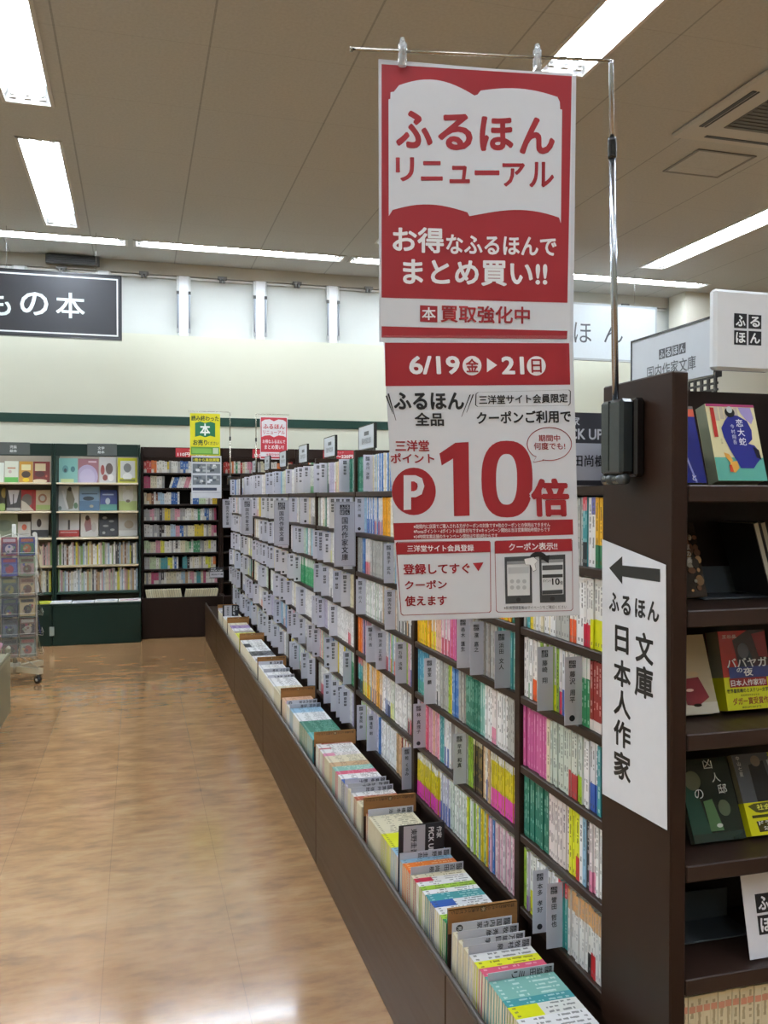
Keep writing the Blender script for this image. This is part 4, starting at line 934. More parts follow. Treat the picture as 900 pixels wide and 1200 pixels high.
def bin_book(y1, t, sty, ref, tilt, area, x1=.856, h=.150):
    ay = Vector((-1, 0, 0)); ax = Vector((0, -math.cos(tilt), -math.sin(tilt))); n = ax.cross(-ay)
    o = Vector((x1, y1, BZ+.0003+t*math.sin(tilt)))+n*.105
    cand(Fr(o, ax, ay), t, h, .105, sty, ref, 'spine-up paperbacks in the floor bin', area)
def bin_card(y, text, k, i, icon=False):
    F = Fr((.706, y-.0075, .452+rnd.uniform(-.002, .004)), (1, 0, .0), (0, math.sin(.05), -math.cos(.05)))
    m = MB(); m.fbox(F, 0, .151, 0, .118, -.0015, 0, rnd.choice(['c6c6d0', 'cecfd8', 'bec0ca']), 'printed')
    for q, ch in enumerate('ふるほん'):
        a, b_ = .130+(0 if q//2 else .0085), .004+(q % 2)*.0085
        m.frect(F, a, b_, a+.0078, b_+.0078, '2a2a30', 1); m.fit(F, ch, a+.001, b_+.001, a+.0068, b_+.0068, 'b8bac2', 2, .02, rot=1)
    u = .125
    for ch in text:
        if ch != ' ': m.fit(F, ch, u-.0135, .004, u, .0195, '2a2a30', 1, .016, rot=1)
        u -= .0165 if ch != ' ' else .009
    if icon: m.fell(F, .018, .013, .0085, .0085, '2a2a30', 1, 16); m.fit(F, '男', .013, .008, .023, .018, 'c8cad0', 2, .02, rot=1)
    tag(m.build('divider_card'), 'grey card on its side, %s in the floor bin section %s the %s partition' % (nth(k), 'past' if i else 'before', nth(max(i-1, 0))), 'divider', 'grey author divider cards')
SECS = [
 # from the partition towards the camera
 [('c', '国内作家', 1), (2, 'cr'), ('c', '牧 秀彦'), (2, 'cr'), ('c', '万城目 学'), (2, 'cr'), ('c', '牧村 泉'), (2, 'w'), (2, 'yl'), (2, 'pkr'), (1, 'tlr'), ('c', '益田 ミリ'), (5, 'tll'), (2, 'tl'), (3, 'wy'), (4, 'w'), (4, 'cr'), (8, 'w')],
 [(2, 'br'), ('c', '橋本 治'), (12, 'cr'), (5, 'wy'), (4, 'yl'), (4, 'bll'), (2, 'lb'), ('p', '東野圭吾'), ('c', '東野 圭吾'), (2, 'bll'), (4, 'or'), (2, 'wo'), ('c', '百田 尚樹'), (2, 'cr'), (2, 'wr'), (2, 'w'), (2, 'lm'), (2, 'w2'), (3, 'tl'), (3, 'wb'), (3, 'w'), (2, 'lm'), (2, 'gn2')],
 [(1, 'rd'), (3, 'w2'), (1, 'wr'), (3, 'w'), (2, 'wpk'), (5, 'cr'), (3, 'tan'), (3, 'tll'), (2, 'pkr'), (3, 'w2'), (3, 'wb'), ('c', '夏樹 静子'), (2, 'lb'), ('c', '西 加奈子'), (2, 'cr'), ('c', '貫井 徳郎'), (2, 'w'), (2, 'br'), (3, 'cr')],
 [(3, 'peach'), (2, 'pkl'), ('c', '国内作家', 1), (3, 'w'), ('c', '中山 七里'), ('c', '長岡 弘樹'), (3, 'bll'), (6, 'w'), (7, 'gn'), (4, 'tl')],
 [('c', '高村 薫'), (4, 'w'), ('c', '田中 芳樹'), (3, 'w'), ('c', '知念 実希人'), (4, 'w2'), (4, 'cr')],
 [(4, 'w'), (3, 'wk'), (4, 'w2'), (4, 'bk'), (4, 'w'), ('c', '真保 裕一'), (2, 'w')],
 [(4, 'cr'), (5, 'pu'), (4, 'w'), (3, 'gyt'), (8, 'yl')],
 [('c', '小池 真理'), (6, 'w'), ('c', '今野 敏'), (6, 'cr'), ('p', '池波正太'), (5, 'w'), (4, 'cr')],
]
for i, sec in enumerate(SECS):
    yf = BOARDS[i]-.012 if i < len(BOARDS) else 9.1
    yn = (BOARDS[i-1]+.012) if i else 1.30
    n = sum(e[0] for e in sec if isinstance(e[0], int)); room = yf-yn-.03-.0045*sum(e[0] in ('c', 'p') for e in sec); k_ = max(1, room/(n*.0150))
    sec = [(max(1, round(e[0]*k_)), e[1]) if isinstance(e[0], int) else e for e in sec]
    n = sum(e[0] for e in sec if isinstance(e[0], int)); t = min(.017, room/n); y = yf; kc = 0
    for e in sec:
        if e[0] == 'c': bin_card(y-.001, e[1], kc, i, len(e) > 2); kc += 1; y -= .0045
        elif e[0] == 'p':
            F = Fr((.703, y-.0125, .53), (1, 0, 0), (0, math.sin(.05), -math.cos(.05))); m = MB(); m.fbox(F, 0, .135, 0, .19, -.002, 0, '26262a', 'printed')
            m.frect(F, .014, .003, .078, .096, 'b4b5be', 1)
            m.fit(F, e[1], .036, .012, .054, .088, '2a2a30', 2, .02, rot=1)
            m.fit(F, '作家', .112, .012, .128, .046, 'e0e2e4', 1, .02, rot=1); m.fit(F, 'PICK UP', .088, .012, .104, .085, 'e0e2e4', 1, .03, rot=1)
            tag(m.build('author_card'), 'black and grey author card standing in the floor bin, %s' % ('past the first partition' if i < 3 else 'near the far end'), 'sign'); y -= .0045
        else:
            for q in range(e[0]):
                tt = t*rnd.uniform(.85, 1.15); d2 = y*y+1.5
                bin_book(y, tt-.0006, S[e[1]], '%s from the camera side of the %s section of the floor bin' % ('%d', nth(i)), .05, tt*.2/d2*1.5)
                PB[-1]['sec'] = i; y -= tt
# ordinals inside the bin sections
for i in range(len(SECS)):
    L = [b for b in PB if b.get('sec') == i]; n = len(L)
    for k, b in enumerate(L): b['ref'] = '%s spine-up behind the front of the %s floor bin section' % (nth(n-1-k), nth(i))
# the end set on the lowest display shelf
for k in range(34):
    x0 = .938+k*.0155
    if x0 > 1.45: break
    fr = Fr((x0, 1.36+rnd.uniform(0, .003), .40+.1495), (1, 0, 0), (0, 0, -1)); cand(fr, .0148, .149, .105, st('cream', 'd6ccac', '8a7a58', None, 0, 'd8c9a2', .03), 'in a matched set, %s from the panel, lowest end display shelf' % nth(k), 'matched set of cream paperbacks', (.02 if k < 14 else 0))
    PB[-1]['set'] = True

PB.sort(key=lambda b: -b['area'])
KEEP = 305
for b in PB[:KEEP]:
    s_ = b['sty']; m = MB(); fr = b['fr']
    if b.get('set'):
        spine_cells(m, fr, b['t'], b['h'], s_, 26, b['seed'])
        m.frect(fr, .001, .018, b['t']-.001, .030, 'c98a70', .5)
        for u0, u1 in ((0, .0006), (b['t']-.0006, b['t'])): m.fbox(fr, u0, u1, 0, b['h'], -b['d'], -.0001, s_['base'], 'cover')
    else: book_cover(m, fr, b['t'], b['h'], b['d'], s_, b['seed'])
    o = m.build('paperback')
    band = (' with '+s_['band']) if s_['band'] else ''
    tag(o, '%s paperback%s, %s' % (s_['word'], band, b['ref']), 'book', b['group'])
    m = MB(); book_pages(m, fr, b['t'], b['h'], b['d']); m.build('page_block', o)
m = MB()
for b in PB[KEEP:]: book_lump(m, b['fr'], b['t'], b['h'], b['d'], b['sty'], b['seed'])
tag(m.build('paperback'), 'remaining small paperbacks packed along the farther bays of the long shelf and bin', 'book', kind='stuff')

# ================================================================== END DISPLAY: COVERS FACING OUT
def novel(xl, yb, z, w_, h, thick, lean, base, art, label, band=None, spine='8a8a78'):
    if xl < .9375: w_ -= .9375-xl; xl = .9375      # stands against the end panel
    ay = Vector((0, -math.sin(lean), -math.cos(lean)))
    fr = Fr(Vector((xl, yb, z+.0008+thick*math.sin(lean)))-ay*h, (1, 0, 0), ay)
    m = MB(); m.fbox(fr, 0, w_, 0, h, -.0008, 0, base, 'glossy_film'); m.fbox(fr, 0, w_, 0, h, -thick, -thick+.0008, base, 'glossy_film'); m.fbox(fr, 0, .0006, 0, h, -thick+.0008, -.0008, spine, 'glossy_film')
    art(m, fr, w_, h); o = tag(m.build('novel'), label, 'book', 'novels facing out on the end display')
    m = MB(); m.fbox(fr, .0008, w_-.0015, .0015, h-.0015, -thick+.0009, -.0009, 'cfc7ad', 'pages'); m.build('page_block', o)
    if band:
        m = MB(); f2 = Fr(fr.P(0, 0, .0012), fr.ax, fr.ay); b0 = band[0]; m.fbox(fr, -.0006, w_+.0004, b0, h-.0005, .0009, .0012, band[1], 'glossy_film'); m.fbox(fr, -.0006, 0, b0, h-.0005, -thick, .0009, band[1], 'glossy_film')
        band[2](m, f2, w_, h); m.build('paper_band', o)
    return o
G = 'glossy_film'
def art_navy(m, f, w_, h):
    m.frect(f, 0, 0, w_, h*.04, '6e6a66', 1, G); m.frect(f, 0, h*.04, w_, h*.14, 'c8604a', 1, G); m.frect(f, 0, h*.14, w_, h, '232a72', 1, G)
    m.fpoly(f, [(w_*.45, h*.5), (w_*.5, h*.5), (w_*.75, h), (w_*.7, h)], '8f96c8', 2, G); m.fit(f, 'と', w_*.62, h*.9, w_*.74, h*.97, 'd8d8e0', 2, .01, G)
def art_koi(m, f, w_, h):
    m.frect(f, 0, 0, w_, h*.70, 'd9cfa2', 1, G); m.frect(f, 0, h*.70, w_, h, '5fa796', 1, G); m.frect(f, 0, 0, w_, h*.035, 'a0406a', 2, G)
    for i in range(5): m.frect(f, w_*(.16+.1*i), h*.04, w_*(.24+.1*i), h*(.22-.02*(i % 2)), 'b8ae9c', 2, G)
    bd = [(.34, .22), (.46, .14), (.62, .15), (.80, .22), (.86, .34), (.84, .46), (.74, .52), (.86, .54), (.94, .62), (.93, .72), (.84, .78), (.76, .84), (.50, .84), (.42, .72), (.34, .60), (.26, .44), (.24, .32)]
    m.fpoly(f, [(u*w_, v*h) for u, v in bd], '2a2f7c', 3, G); m.fpoly(f, [(.82*w_, .56*h), (.93*w_, .60*h), (.95*w_, .73*h), (.86*w_, .70*h)], '1c1c30', 4, G)
    m.fell(f, .47*w_, .11*h, .10*w_, .065*h, '1c2022', 4, 20, G); m.fell(f, .47*w_, .075*h, .06*w_, .045*h, 'b9beb8', 5, 16, G)
    m.fpoly(f, [(.20*w_, .64*h), (.30*w_, .66*h), (.36*w_, .74*h), (.30*w_, .77*h), (.22*w_, .70*h)], 'd39a4a', 4, G); m.fpoly(f, [(.30*w_, .76*h), (.44*w_, .75*h), (.46*w_, .84*h), (.36*w_, .90*h), (.26*w_, .88*h)], 'd8a04c', 5, G); m.fpoly(f, [(.26*w_, .80*h), (.31*w_, .80*h), (.33*w_, .89*h), (.26*w_, .89*h)], 'b8442e', 6, G)
    m.fpoly(f, [(.66*w_, .04*h), (.92*w_, .04*h), (.95*w_, .18*h), (.88*w_, .26*h), (.78*w_, .20*h), (.70*w_, .12*h)], '9c90c0', 2, G)
    m.frect(f, .07*w_, .05*h, .15*w_, .44*h, 'a8322e', 4, G); m.vert(f, '文庫', .20*w_, .46*h, .05*w_, '8a7a60', 4, .0)
    m.vert(f, '恋大蛇', .62*w_, .20*h, .155*w_, 'e6e8ee', 7, .012, 1.12, G); m.vert(f, '今村翔吾', .46*w_, .27*h, .085*w_, 'dde0e8', 7, .0, 1.15, G)
def art_brown(m, f, w_, h):
    rd = random.Random(4)
    m.frect(f, 0, 0, w_, h, '2c2420', 1, G)
    for i in range(60):
        u, v, r = rd.uniform(.05, .95), rd.uniform(.03, .95), rd.uniform(.03, .09)
        m.fell(f, u*w_, v*h, r*w_, r*w_*rd.uniform(.7, 1.3), rd.choice(['8a6a4a', 'b08a60', '5a4636', 'a8a090', '3a3430', '6a4a38']), 2+i % 5, 10, G)
    m.vert(f, '獣の奏', .75*w_, .30*h, .12*w_, 'd8d2c8', 8, .01)
def art_beige(m, f, w_, h):
    m.frect(f, 0, 0, w_, h, 'b9a98c', 1, G); m.frect(f, 0, h*.86, w_, h, 'd0c6b2', 2, G)
    for (u, v, a, b, c) in ((.35, .34, .20, .07, '1f1814'), (.36, .40, .13, .06, 'c9b090'), (.20, .52, .16, .16, '2a2420'), (.62, .50, .12, .03, 'c0a684')): m.fell(f, u*w_, v*h, a*w_, b*h, c, 3, 16, G)
    m.fpoly(f, [(.38*w_, .56*h), (.72*w_, .54*h), (.86*w_, .80*h), (.62*w_, .90*h), (.40*w_, .88*h)], '7a2c34', 4, G); m.fell(f, .60*w_, .89*h, .08*w_, .02*h, '1f1814', 5, 12, G); m.fell(f, .5*w_, .70*h, .08*w_, .02*h, 'd8b0a0', 6, 12, G)
def art_red(m, f, w_, h):
    m.frect(f, 0, 0, w_, h, 'a82c2a', 1, G); m.fpoly(f, [(.28*w_, .12*h), (.62*w_, 0), (w_, 0), (w_, .45*h), (.7*w_, .62*h), (.36*w_, .56*h)], '3c2028', 2, G)
    m.fpoly(f, [(.70*w_, .05*h), (w_, .02*h), (w_, .36*h), (.8*w_, .34*h)], '8a1c28', 3, G); m.fell(f, .48*w_, .26*h, .12*w_, .10*h, '5a5660', 4, 16, G); m.fpoly(f, [(.36*w_, .28*h), (.62*w_, .26*h), (.72*w_, .56*h), (.34*w_, .56*h)], '2a2c3a', 3, G)
    m.frect(f, .12*w_, .46*h, w_, .60*h, '2c3672', 4, G); m.fit(f, 'ババヤガ', .09*w_, .35*h, .95*w_, .47*h, 'e6e8ea', 6, .02, G); m.fit(f, 'の', .28*w_, .475*h, .40*w_, .53*h, 'e6e8ea', 6, .015, G); m.fit(f, '夜', .42*w_, .475*h, .62*w_, .58*h, 'e6e8ea', 6, .02, G)
    m.fit(f, '王谷晶', .06*w_, .05*h, .36*w_, .095*h, 'e0c8c0', 6, .01, G)
def band_red(m, f, w_, h):
    m.frect(f, .10*w_, .60*h, .90*w_, .715*h, '8a2420', 1, G); m.fit(f, '日本人作家初!', .13*w_, .62*h, .87*w_, .70*h, 'ecE6e0'.lower(), 2, .02, G); m.fit(f, '世界最高峰のミステリー文学賞', .03*w_, .73*h, .97*w_, .785*h, '2a2a10', 1, .02, G)
    m.fit(f, '英国推理作家協会賞', .3*w_, .805*h, .7*w_, .83*h, '3a3a14', 1, .0, G); m.fit(f, 'ダガー賞受賞作', .12*w_, .845*h, .88*w_, .935*h, '8a2c1c', 1, .02, G); m.fit(f, '翻訳部門', .3*w_, .955*h, .7*w_, .98*h, '3a3a14', 1, .0, G)
def art_green(m, f, w_, h):
    m.frect(f, 0, 0, w_, h, '17241f', 1, G); m.fpoly(f, [(0, .3*h), (.25*w_, .35*h), (.40*w_, h), (0, h)], '1d4034', 2, G); m.fell(f, .22*w_, .26*h, .16*w_, .12*h, '5a5e4a', 3, 18, G)
    m.fpoly(f, [(.34*w_, .52*h), (.52*w_, .50*h), (.62*w_, .88*h), (.36*w_, .88*h)], '4a6a44', 3, G); m.fell(f, .72*w_, .62*h, .12*w_, .10*h, '54604a', 3, 16, G); m.fell(f, .55*w_, .82*h, .06*w_, .025*h, 'c8ccc0', 5, 12, G)
    for ch, (u, v) in zip('凶人邸の', ((.50, .02), (.60, .19), (.68, .335), (.20, .37))): m.fit(f, ch, u*w_, v*h, (u+.17)*w_, (v+.115)*h, 'dcdedc', 6, -.008, G)
    m.frect(f, 0, .90*h, w_, h, '22322c', 4, G)
def art_grey(m, f, w_, h):
    m.frect(f, 0, 0, w_, h, '565a60', 1, G); m.fpoly(f, [(.30*w_, .14*h), (.62*w_, .10*h), (.72*w_, .62*h), (.30*w_, .62*h)], '23272e', 2, G); m.fell(f, .46*w_, .10*h, .10*w_, .07*h, '7e726a', 3, 16, G)
    m.fpoly(f, [(.70*w_, .1*h), (w_, .05*h), (w_, .62*h), (.8*w_, .62*h)], 'a8aeb6', 2, G); m.vert(f, '中山七里', .10*w_, .02*h, .085*w_, 'dfe0de', 4, .0, 1.1, G); m.vert(f, '死にゆく', .80*w_, .0*h, .13*w_, 'b8b42c', 4, .02, 1.08, G)
def band_grey(m, f, w_, h):
    m.fpoly(f, [(.06*w_, .64*h), (.2*w_, .615*h), (w_, .60*h), (w_, .70*h), (.3*w_, .735*h), (.2*w_, .72*h)], '5a5a28', 1, G); m.fit(f, '社会を震撼', .24*w_, .63*h, .98*w_, .70*h, 'e6e25a', 2, .02, G)
    m.frect(f, .10*w_, .755*h, .95*w_, .79*h, '4a4a20', 1, G); m.fpoly(f, [(.16*w_, .83*h), (.9*w_, .81*h), (.9*w_, .95*h), (.18*w_, .96*h)], '4a4420', 1, G); m.fit(f, 'ドラマ化', .2*w_, .825*h, .8*w_, .88*h, 'e6e6d8', 2, .02, G); m.fit(f, '決定!', .28*w_, .895*h, .7*w_, .94*h, 'e6e6d8', 2, .02, G)
yb = 1.40
X_ = lambda px, y, Y_: atY(px, y, Y_).x
novel(X_(828, 560, yb)-.106, yb, EZ[0], .106, .152, .014, .30, '232a72', art_navy, 'dark navy novel with orange stripe, half hidden by the end panel, topmost display shelf')
novel(X_(842, 560, 1.395), 1.395, EZ[0], .107, .152, .030, .28, 'd9cfa2', art_koi, 'cream and teal novel with large dark blue seated figure, topmost end display shelf', spine='8f937c')
novel(X_(928, 560, 1.42), 1.42, EZ[0], .107, .150, .02, .28, '8a8578', art_beige, 'beige novel at the edge of the view next to the blue figure cover', spine='9a9a8c')
novel(X_(829, 703, 1.48)-.106, 1.48, EZ[1], .106, .152, .016, .32, '2c2420', art_brown, 'dark novel with a crowded brown cover against the end panel, second display shelf')
t = thing('display_plate', (1.05, 1.53, EZ[1]), 'dark grey plate stand at the back of the second display shelf', 'display stand')
m = MB(); m.bbox(1.06, 1.30, 1.560, 1.564, EZ[1]+.001, EZ[1]+.058, '4a4f54', 'painted_metal', .001); m.build('plate', t)
m = MB(); m.bbox(1.06, 1.30, 1.47, 1.560, EZ[1]+.001, EZ[1]+.004, '4a4f54', 'painted_metal', .001); m.build('foot', t)
for k, (px, dd) in enumerate(((893, .0), (905, .02))):
    ay = Vector((.30, 0, -1)); f = Fr(Vector((X_(px+ (12 if k else 8), 700, 1.46)-.02, 1.43+dd, EZ[1]+.0095))-ay.normalized()*.146, Vector((1, 0, .30)), ay)
    m = MB(); m.fbox(f, 0, .002, 0, .146, -.105, 0, '1e1b19', 'cover'); m.fbox(f, .012, .014, 0, .146, -.105, 0, '1e1b19', 'cover')
    o = tag(m.build('novel'), 'plain novel leaning pale page edge out, %s from the end panel, second display shelf' % nth(k+1), 'book', 'novels facing out on the end display')
    m = MB(); m.fbox(f, .0021, .0119, .001, .145, -.104, -.001, 'a8a290', 'pages'); m.build('page_block', o)
novel(X_(843, 842, 1.44)-.112, 1.44, EZ[2], .112, .152, .02, .36, 'b9a98c', art_beige, 'beige novel with figure in dark red skirt, against the end panel, third display shelf')
novel(X_(853, 842, 1.44), 1.44, EZ[2], .107, .152, .040, .22, 'a82c2a', art_red, 'red and black novel wearing a bright yellow paper band, third end display shelf', (.585*.152, 'd6d41c', band_red), spine='8f8a74')
novel(X_(874, 993, 1.415)-.112, 1.415, EZ[3], .112, .152, .014, .42, '17241f', art_green, 'dark green novel with thin white title lettering against the end panel, fourth display shelf', spine='5a5a48')
novel(X_(881, 993, 1.415), 1.415, EZ[3], .108, .152, .016, .42, '565a60', art_grey, 'grey novel with a dark standing figure and yellow paper band, fourth display shelf', (.60*.152, 'd8d41e', band_grey), spine='8a8468')
ay = Vector((0, -.20, -1)).normalized(); F = Fr(Vector((X_(879, 1136, 1.366), 1.366, EZ[4]+.0035))-ay*.150, (1, 0, 0), ay)
t = thing('logo_card', tuple(F.P(.06, .165)), 'white card with black character squares standing on the fifth end display shelf', 'sign')
m = MB(); m.fbox(F, 0, .125, 0, .150, -.0008, 0, 'd9d9df', 'paper'); logo(m, F, .026, .038, .072, '1a1a1e', 'e6e6ea'); m.build('card', t)
m = MB(); m.fbox(F, .03, .10, .03, .150, -.006, -.001, '55595e', 'clear_plastic'); m.build('card_stand', t)
t = thing('display_plate', (1.0, 1.5, EZ[4]), 'dark grey plate stand at the back of the fifth display shelf', 'display stand')
m = MB(); m.bbox(.945, 1.16, 1.528, 1.532, EZ[4]+.001, EZ[4]+.062, '3c4144', 'painted_metal', .001); m.build('plate', t)
m = MB(); m.bbox(.945, 1.16, 1.45, 1.528, EZ[4]+.001, EZ[4]+.004, '3c4144', 'painted_metal', .001); m.build('foot', t)

# ================================================================== GREEN BOOKCASE: PICTURE BOOKS
ck = crop(0, 490, 6)
def picbook(x0, x1, y0, z, base, shapes, label, yb=9.56):
    a, b = atY(*ck(x0, 0), yb).x, atY(*ck(x1, 0), yb).x
    if x0 > 370: a, b = max(a, -.770), min(b, .014)
    elif x1 > 330: b = min(b, -.822)
    h = min(atY(*ck((x0+x1)/2, y0), yb).z-z, {1.60: .27, 1.312: .262, 1.045: .241}[z]); w_ = b-a; lean = .17
    ay = Vector((0, -math.sin(lean), -math.cos(lean))); f = Fr(Vector((a, yb, z+.0008+.012*math.sin(lean)))-ay*h, (1, 0, 0), ay)
    m = MB(); m.fbox(f, 0, w_, 0, h, -.0012, 0, base, 'cover'); m.fbox(f, 0, w_, 0, h, -.012, -.0108, base, 'cover'); m.fbox(f, 0, .0012, 0, h, -.0108, -.0012, base, 'cover')
    for i, sh in enumerate(shapes):
        k = sh[0]
        q01 = lambda v: min(.995, max(.005, v))
        if k == 'r': m.frect(f, q01(sh[1])*w_, q01(sh[2])*h, q01(sh[3])*w_, q01(sh[4])*h, sh[5], 1+i)
        elif k == 'e': m.fpoly(f, [(q01(sh[1]+sh[3]*math.cos(j*math.pi/12))*w_, q01(sh[2]+sh[4]*math.sin(j*math.pi/12))*h) for j in range(24)], sh[5], 1+i)
        else: m.fpoly(f, [(q01(u)*w_, q01(v)*h) for u, v in sh[1]], sh[2], 1+i)
    o = tag(m.build('picture_book'), label, 'book', 'picture books facing out on the green bookcases')
    m = MB(); m.fbox(f, .0015, w_-.001, .001, h-.001, -.0107, -.0013, 'd8d2c0', 'pages'); m.build('page_block', o)
z1, z2, z3 = 1.60, 1.312, 1.045
picbook(-70, 22, 312, z1, 'd8dcd2', [('e', .4, .5, .2, .2, '7a8a5a')], 'white picture book with green ball behind the spinner rack, top row')
picbook(28, 124, 300, z1, 'd6d8c8', [('r', 0, .76, 1, 1, '5aa04a'), ('r', .2, .3, .8, .36, 'a86a4a'), ('e', .4, .5, .12, .08, 'c0a8a0')], 'white picture book with green strip along the bottom, top row left bookcase')
picbook(132, 226, 303, z1, 'b8893a', [('r', .15, .15, .85, .42, 'd8d0a0'), ('e', .5, .62, .34, .16, '3a2a20'), ('e', .5, .88, .25, .10, 'd8b820')], 'mustard picture book with dark oval on the cover, top row')
picbook(230, 346, 304, z1, '6e2a24', [('r', .1, .1, .75, .45, 'c8b890'), ('e', .4, .6, .3, .14, '4a2420'), ('e', .4, .93, .45, .09, 'd8c8a8'), ('e', .8, .7, .06, .06, 'b05a4a')], 'dark red picture book with cream caption, top row by the green upright')
picbook(410, 542, 280, z1, '7fb0a8', [('e', .35, .45, .16, .16, '5a8a8a'), ('e', .75, .45, .12, .12, '3f6a70'), ('r', .1, .85, .8, 1, 'c0cc90'), ('e', .35, .5, .08, .08, '3a4a50')], 'pale teal picture book, top row of the bookcase beside the brown one')
picbook(546, 690, 284, z1, '8a5f66', [('e', .45, .75, .52, .5, 'a79bb8'), ('e', .45, .78, .38, .36, 'b4aac4'), ('r', .5, .10, .9, .16, 'c8b0b8')], 'mauve picture book with big lilac disc, top row')
picbook(696, 812, 268, z1, 'b8b6b4', [('e', .2, .5, .12, .2, '8a3a34'), ('e', .6, .45, .22, .22, '5a4a44'), ('e', .7, .8, .18, .14, 'd8d4d0'), ('e', .35, .8, .15, .12, '7a3a34')], 'grey photo-covered picture book with dark red shapes, top row')
picbook(826, 962, 278, z1, 'b8b42c', [('r', .14, .12, .9, .8, 'c8c8c4'), ('e', .5, .4, .2, .18, '6a6a68'), ('e', .5, .75, .25, .15, 'e0e0de'), ('r', .1, .85, .9, .95, '6a6a20')], 'yellow-green framed picture book, top row at the upright by the brown bookcase')
picbook(-70, 32, 470, z2, '3a3420', [('e', .9, .3, .2, .2, 'a08a40'), ('e', .8, .85, .3, .15, 'a8c070')], 'dark picture book with gold and green spots, middle row behind the rack')
picbook(40, 140, 505, z2, '4a4848', [('p', [(.1, 0), (.9, 0), (.7, .6), (.3, .7)], 'cfccd0'), ('r', 0, .85, 1, 1, 'b8b6b0'), ('r', .45, .2, .52, .85, '3a3838')], 'grey picture book with a bare white tree shape, middle row')
picbook(144, 246, 503, z2, 'a8302c', [('e', .4, .5, .38, .3, '6a6258'), ('p', [(0, .5), (.3, .6), (.9, 1), (0, 1)], 'c8c0b0'), ('r', .72, .1, .85, .9, '8a2420')], 'red picture book with grey animal shape, middle row')
picbook(248, 350, 505, z2, 'c8b898', [('e', .45, .4, .3, .22, '9a6a4a'), ('e', .45, .4, .18, .13, 'b8b0a0'), ('r', 0, .72, 1, .95, 'a8b870')], 'cream picture book with round brown nest, middle row by the upright')
picbook(394, 550, 464, z2, 'cfd2d0', [('p', [(.42, .12), (.62, .12), (.80, .55), (.70, .92), (.5, .95), (.36, .6)], '7a745e'), ('e', .55, .14, .09, .09, '3a2e26'), ('p', [(.15, .2), (.25, .2), (.5, .9), (.4, .95)], 'e8e8e6'), ('e', .85, .8, .1, .12, '5a7a5a'), ('e', .08, .9, .08, .08, '5a6a60')], 'large white picture book with standing figure in olive dress, middle row')
picbook(555, 696, 480, z2, '7f9cb8', [('r', 0, .60, 1, 1, '5a7a9a'), ('e', .45, .5, .28, .09, '2e3a44'), ('r', .1, .28, .9, .33, '4a6078'), ('e', .6, .82, .1, .06, 'b0a890')], 'pale blue picture book with a dark boat, middle row')
picbook(700, 820, 504, z2, '2a3a7a', [('r', 0, .70, 1, 1, '5f9a90'), ('e', .45, .55, .14, .16, 'c8d0dc'), ('r', .15, .2, .8, .26, 'a8b4d0')], 'navy picture book with small pale circle, middle row')
picbook(832, 962, 458, z2, 'cfd2c0', [('r', 0, .62, 1, 1, 'b4c47a'), ('e', .5, .42, .3, .26, 'e4e4e0'), ('e', .3, .15, .1, .14, 'dcdcd6'), ('e', .7, .15, .1, .14, 'dcdcd6'), ('e', .5, .62, .12, .06, '6a5a4a')], 'pale green picture book with a white animal face, middle row')
picbook(-70, 118, 660, z3, '8a937c', [('e', .5, .5, .3, .25, '707a66')], 'sage green picture book, third row behind the card spinner')
picbook(120, 208, 730, z3, 'd3d0cc', [('e', .5, .35, .2, .2, 'c86a50'), ('r', .1, .75, .9, .82, 'b8b4b0')], 'small white picture book with orange dot, third row')
picbook(214, 334, 658, z3, 'cfccc8', [('e', .45, .4, .14, .18, '3a2a24'), ('r', 0, .70, 1, 1, '2a2826'), ('e', .2, .88, .14, .10, 'e8e6e0')], 'white picture book with black base strip, third row by the upright')
picbook(404, 552, 658, z3, 'd6d6d6', [('r', 0, .72, 1, 1, 'b8342e'), ('r', .45, .28, .55, .7, '4a4644'), ('r', .1, .8, .9, .84, 'e0c0bc')], 'white picture book with red paper band, third row')
picbook(562, 686, 658, z3, 'dcdad8', [('p', [(.3, .2), (.55, .2), (.65, .7), (.3, .8), (.2, .5)], 'a07a80'), ('e', .38, .2, .12, .11, '4a3a34'), ('e', .75, .6, .14, .2, 'c8c4c0')], 'white picture book with figure in dusty pink, third row')
picbook(692, 826, 660, z3, '1e1e20', [('e', .3, .2, .12, .06, '8a8a88'), ('e', .65, .35, .14, .05, '7a7a78'), ('e', .35, .55, .15, .05, '8a8a86'), ('e', .7, .72, .12, .05, 'a0a09c'), ('e', .25, .85, .08, .06, '9a9a98')], 'black picture book with small white drawings, third row')
picbook(830, 962, 660, z3, 'c4c2bf', [('r', 0, .75, 1, 1, 'dededc'), ('e', .55, .5, .25, .18, 'a89a88')], 'grey and white picture book with pale beige shape, third row')

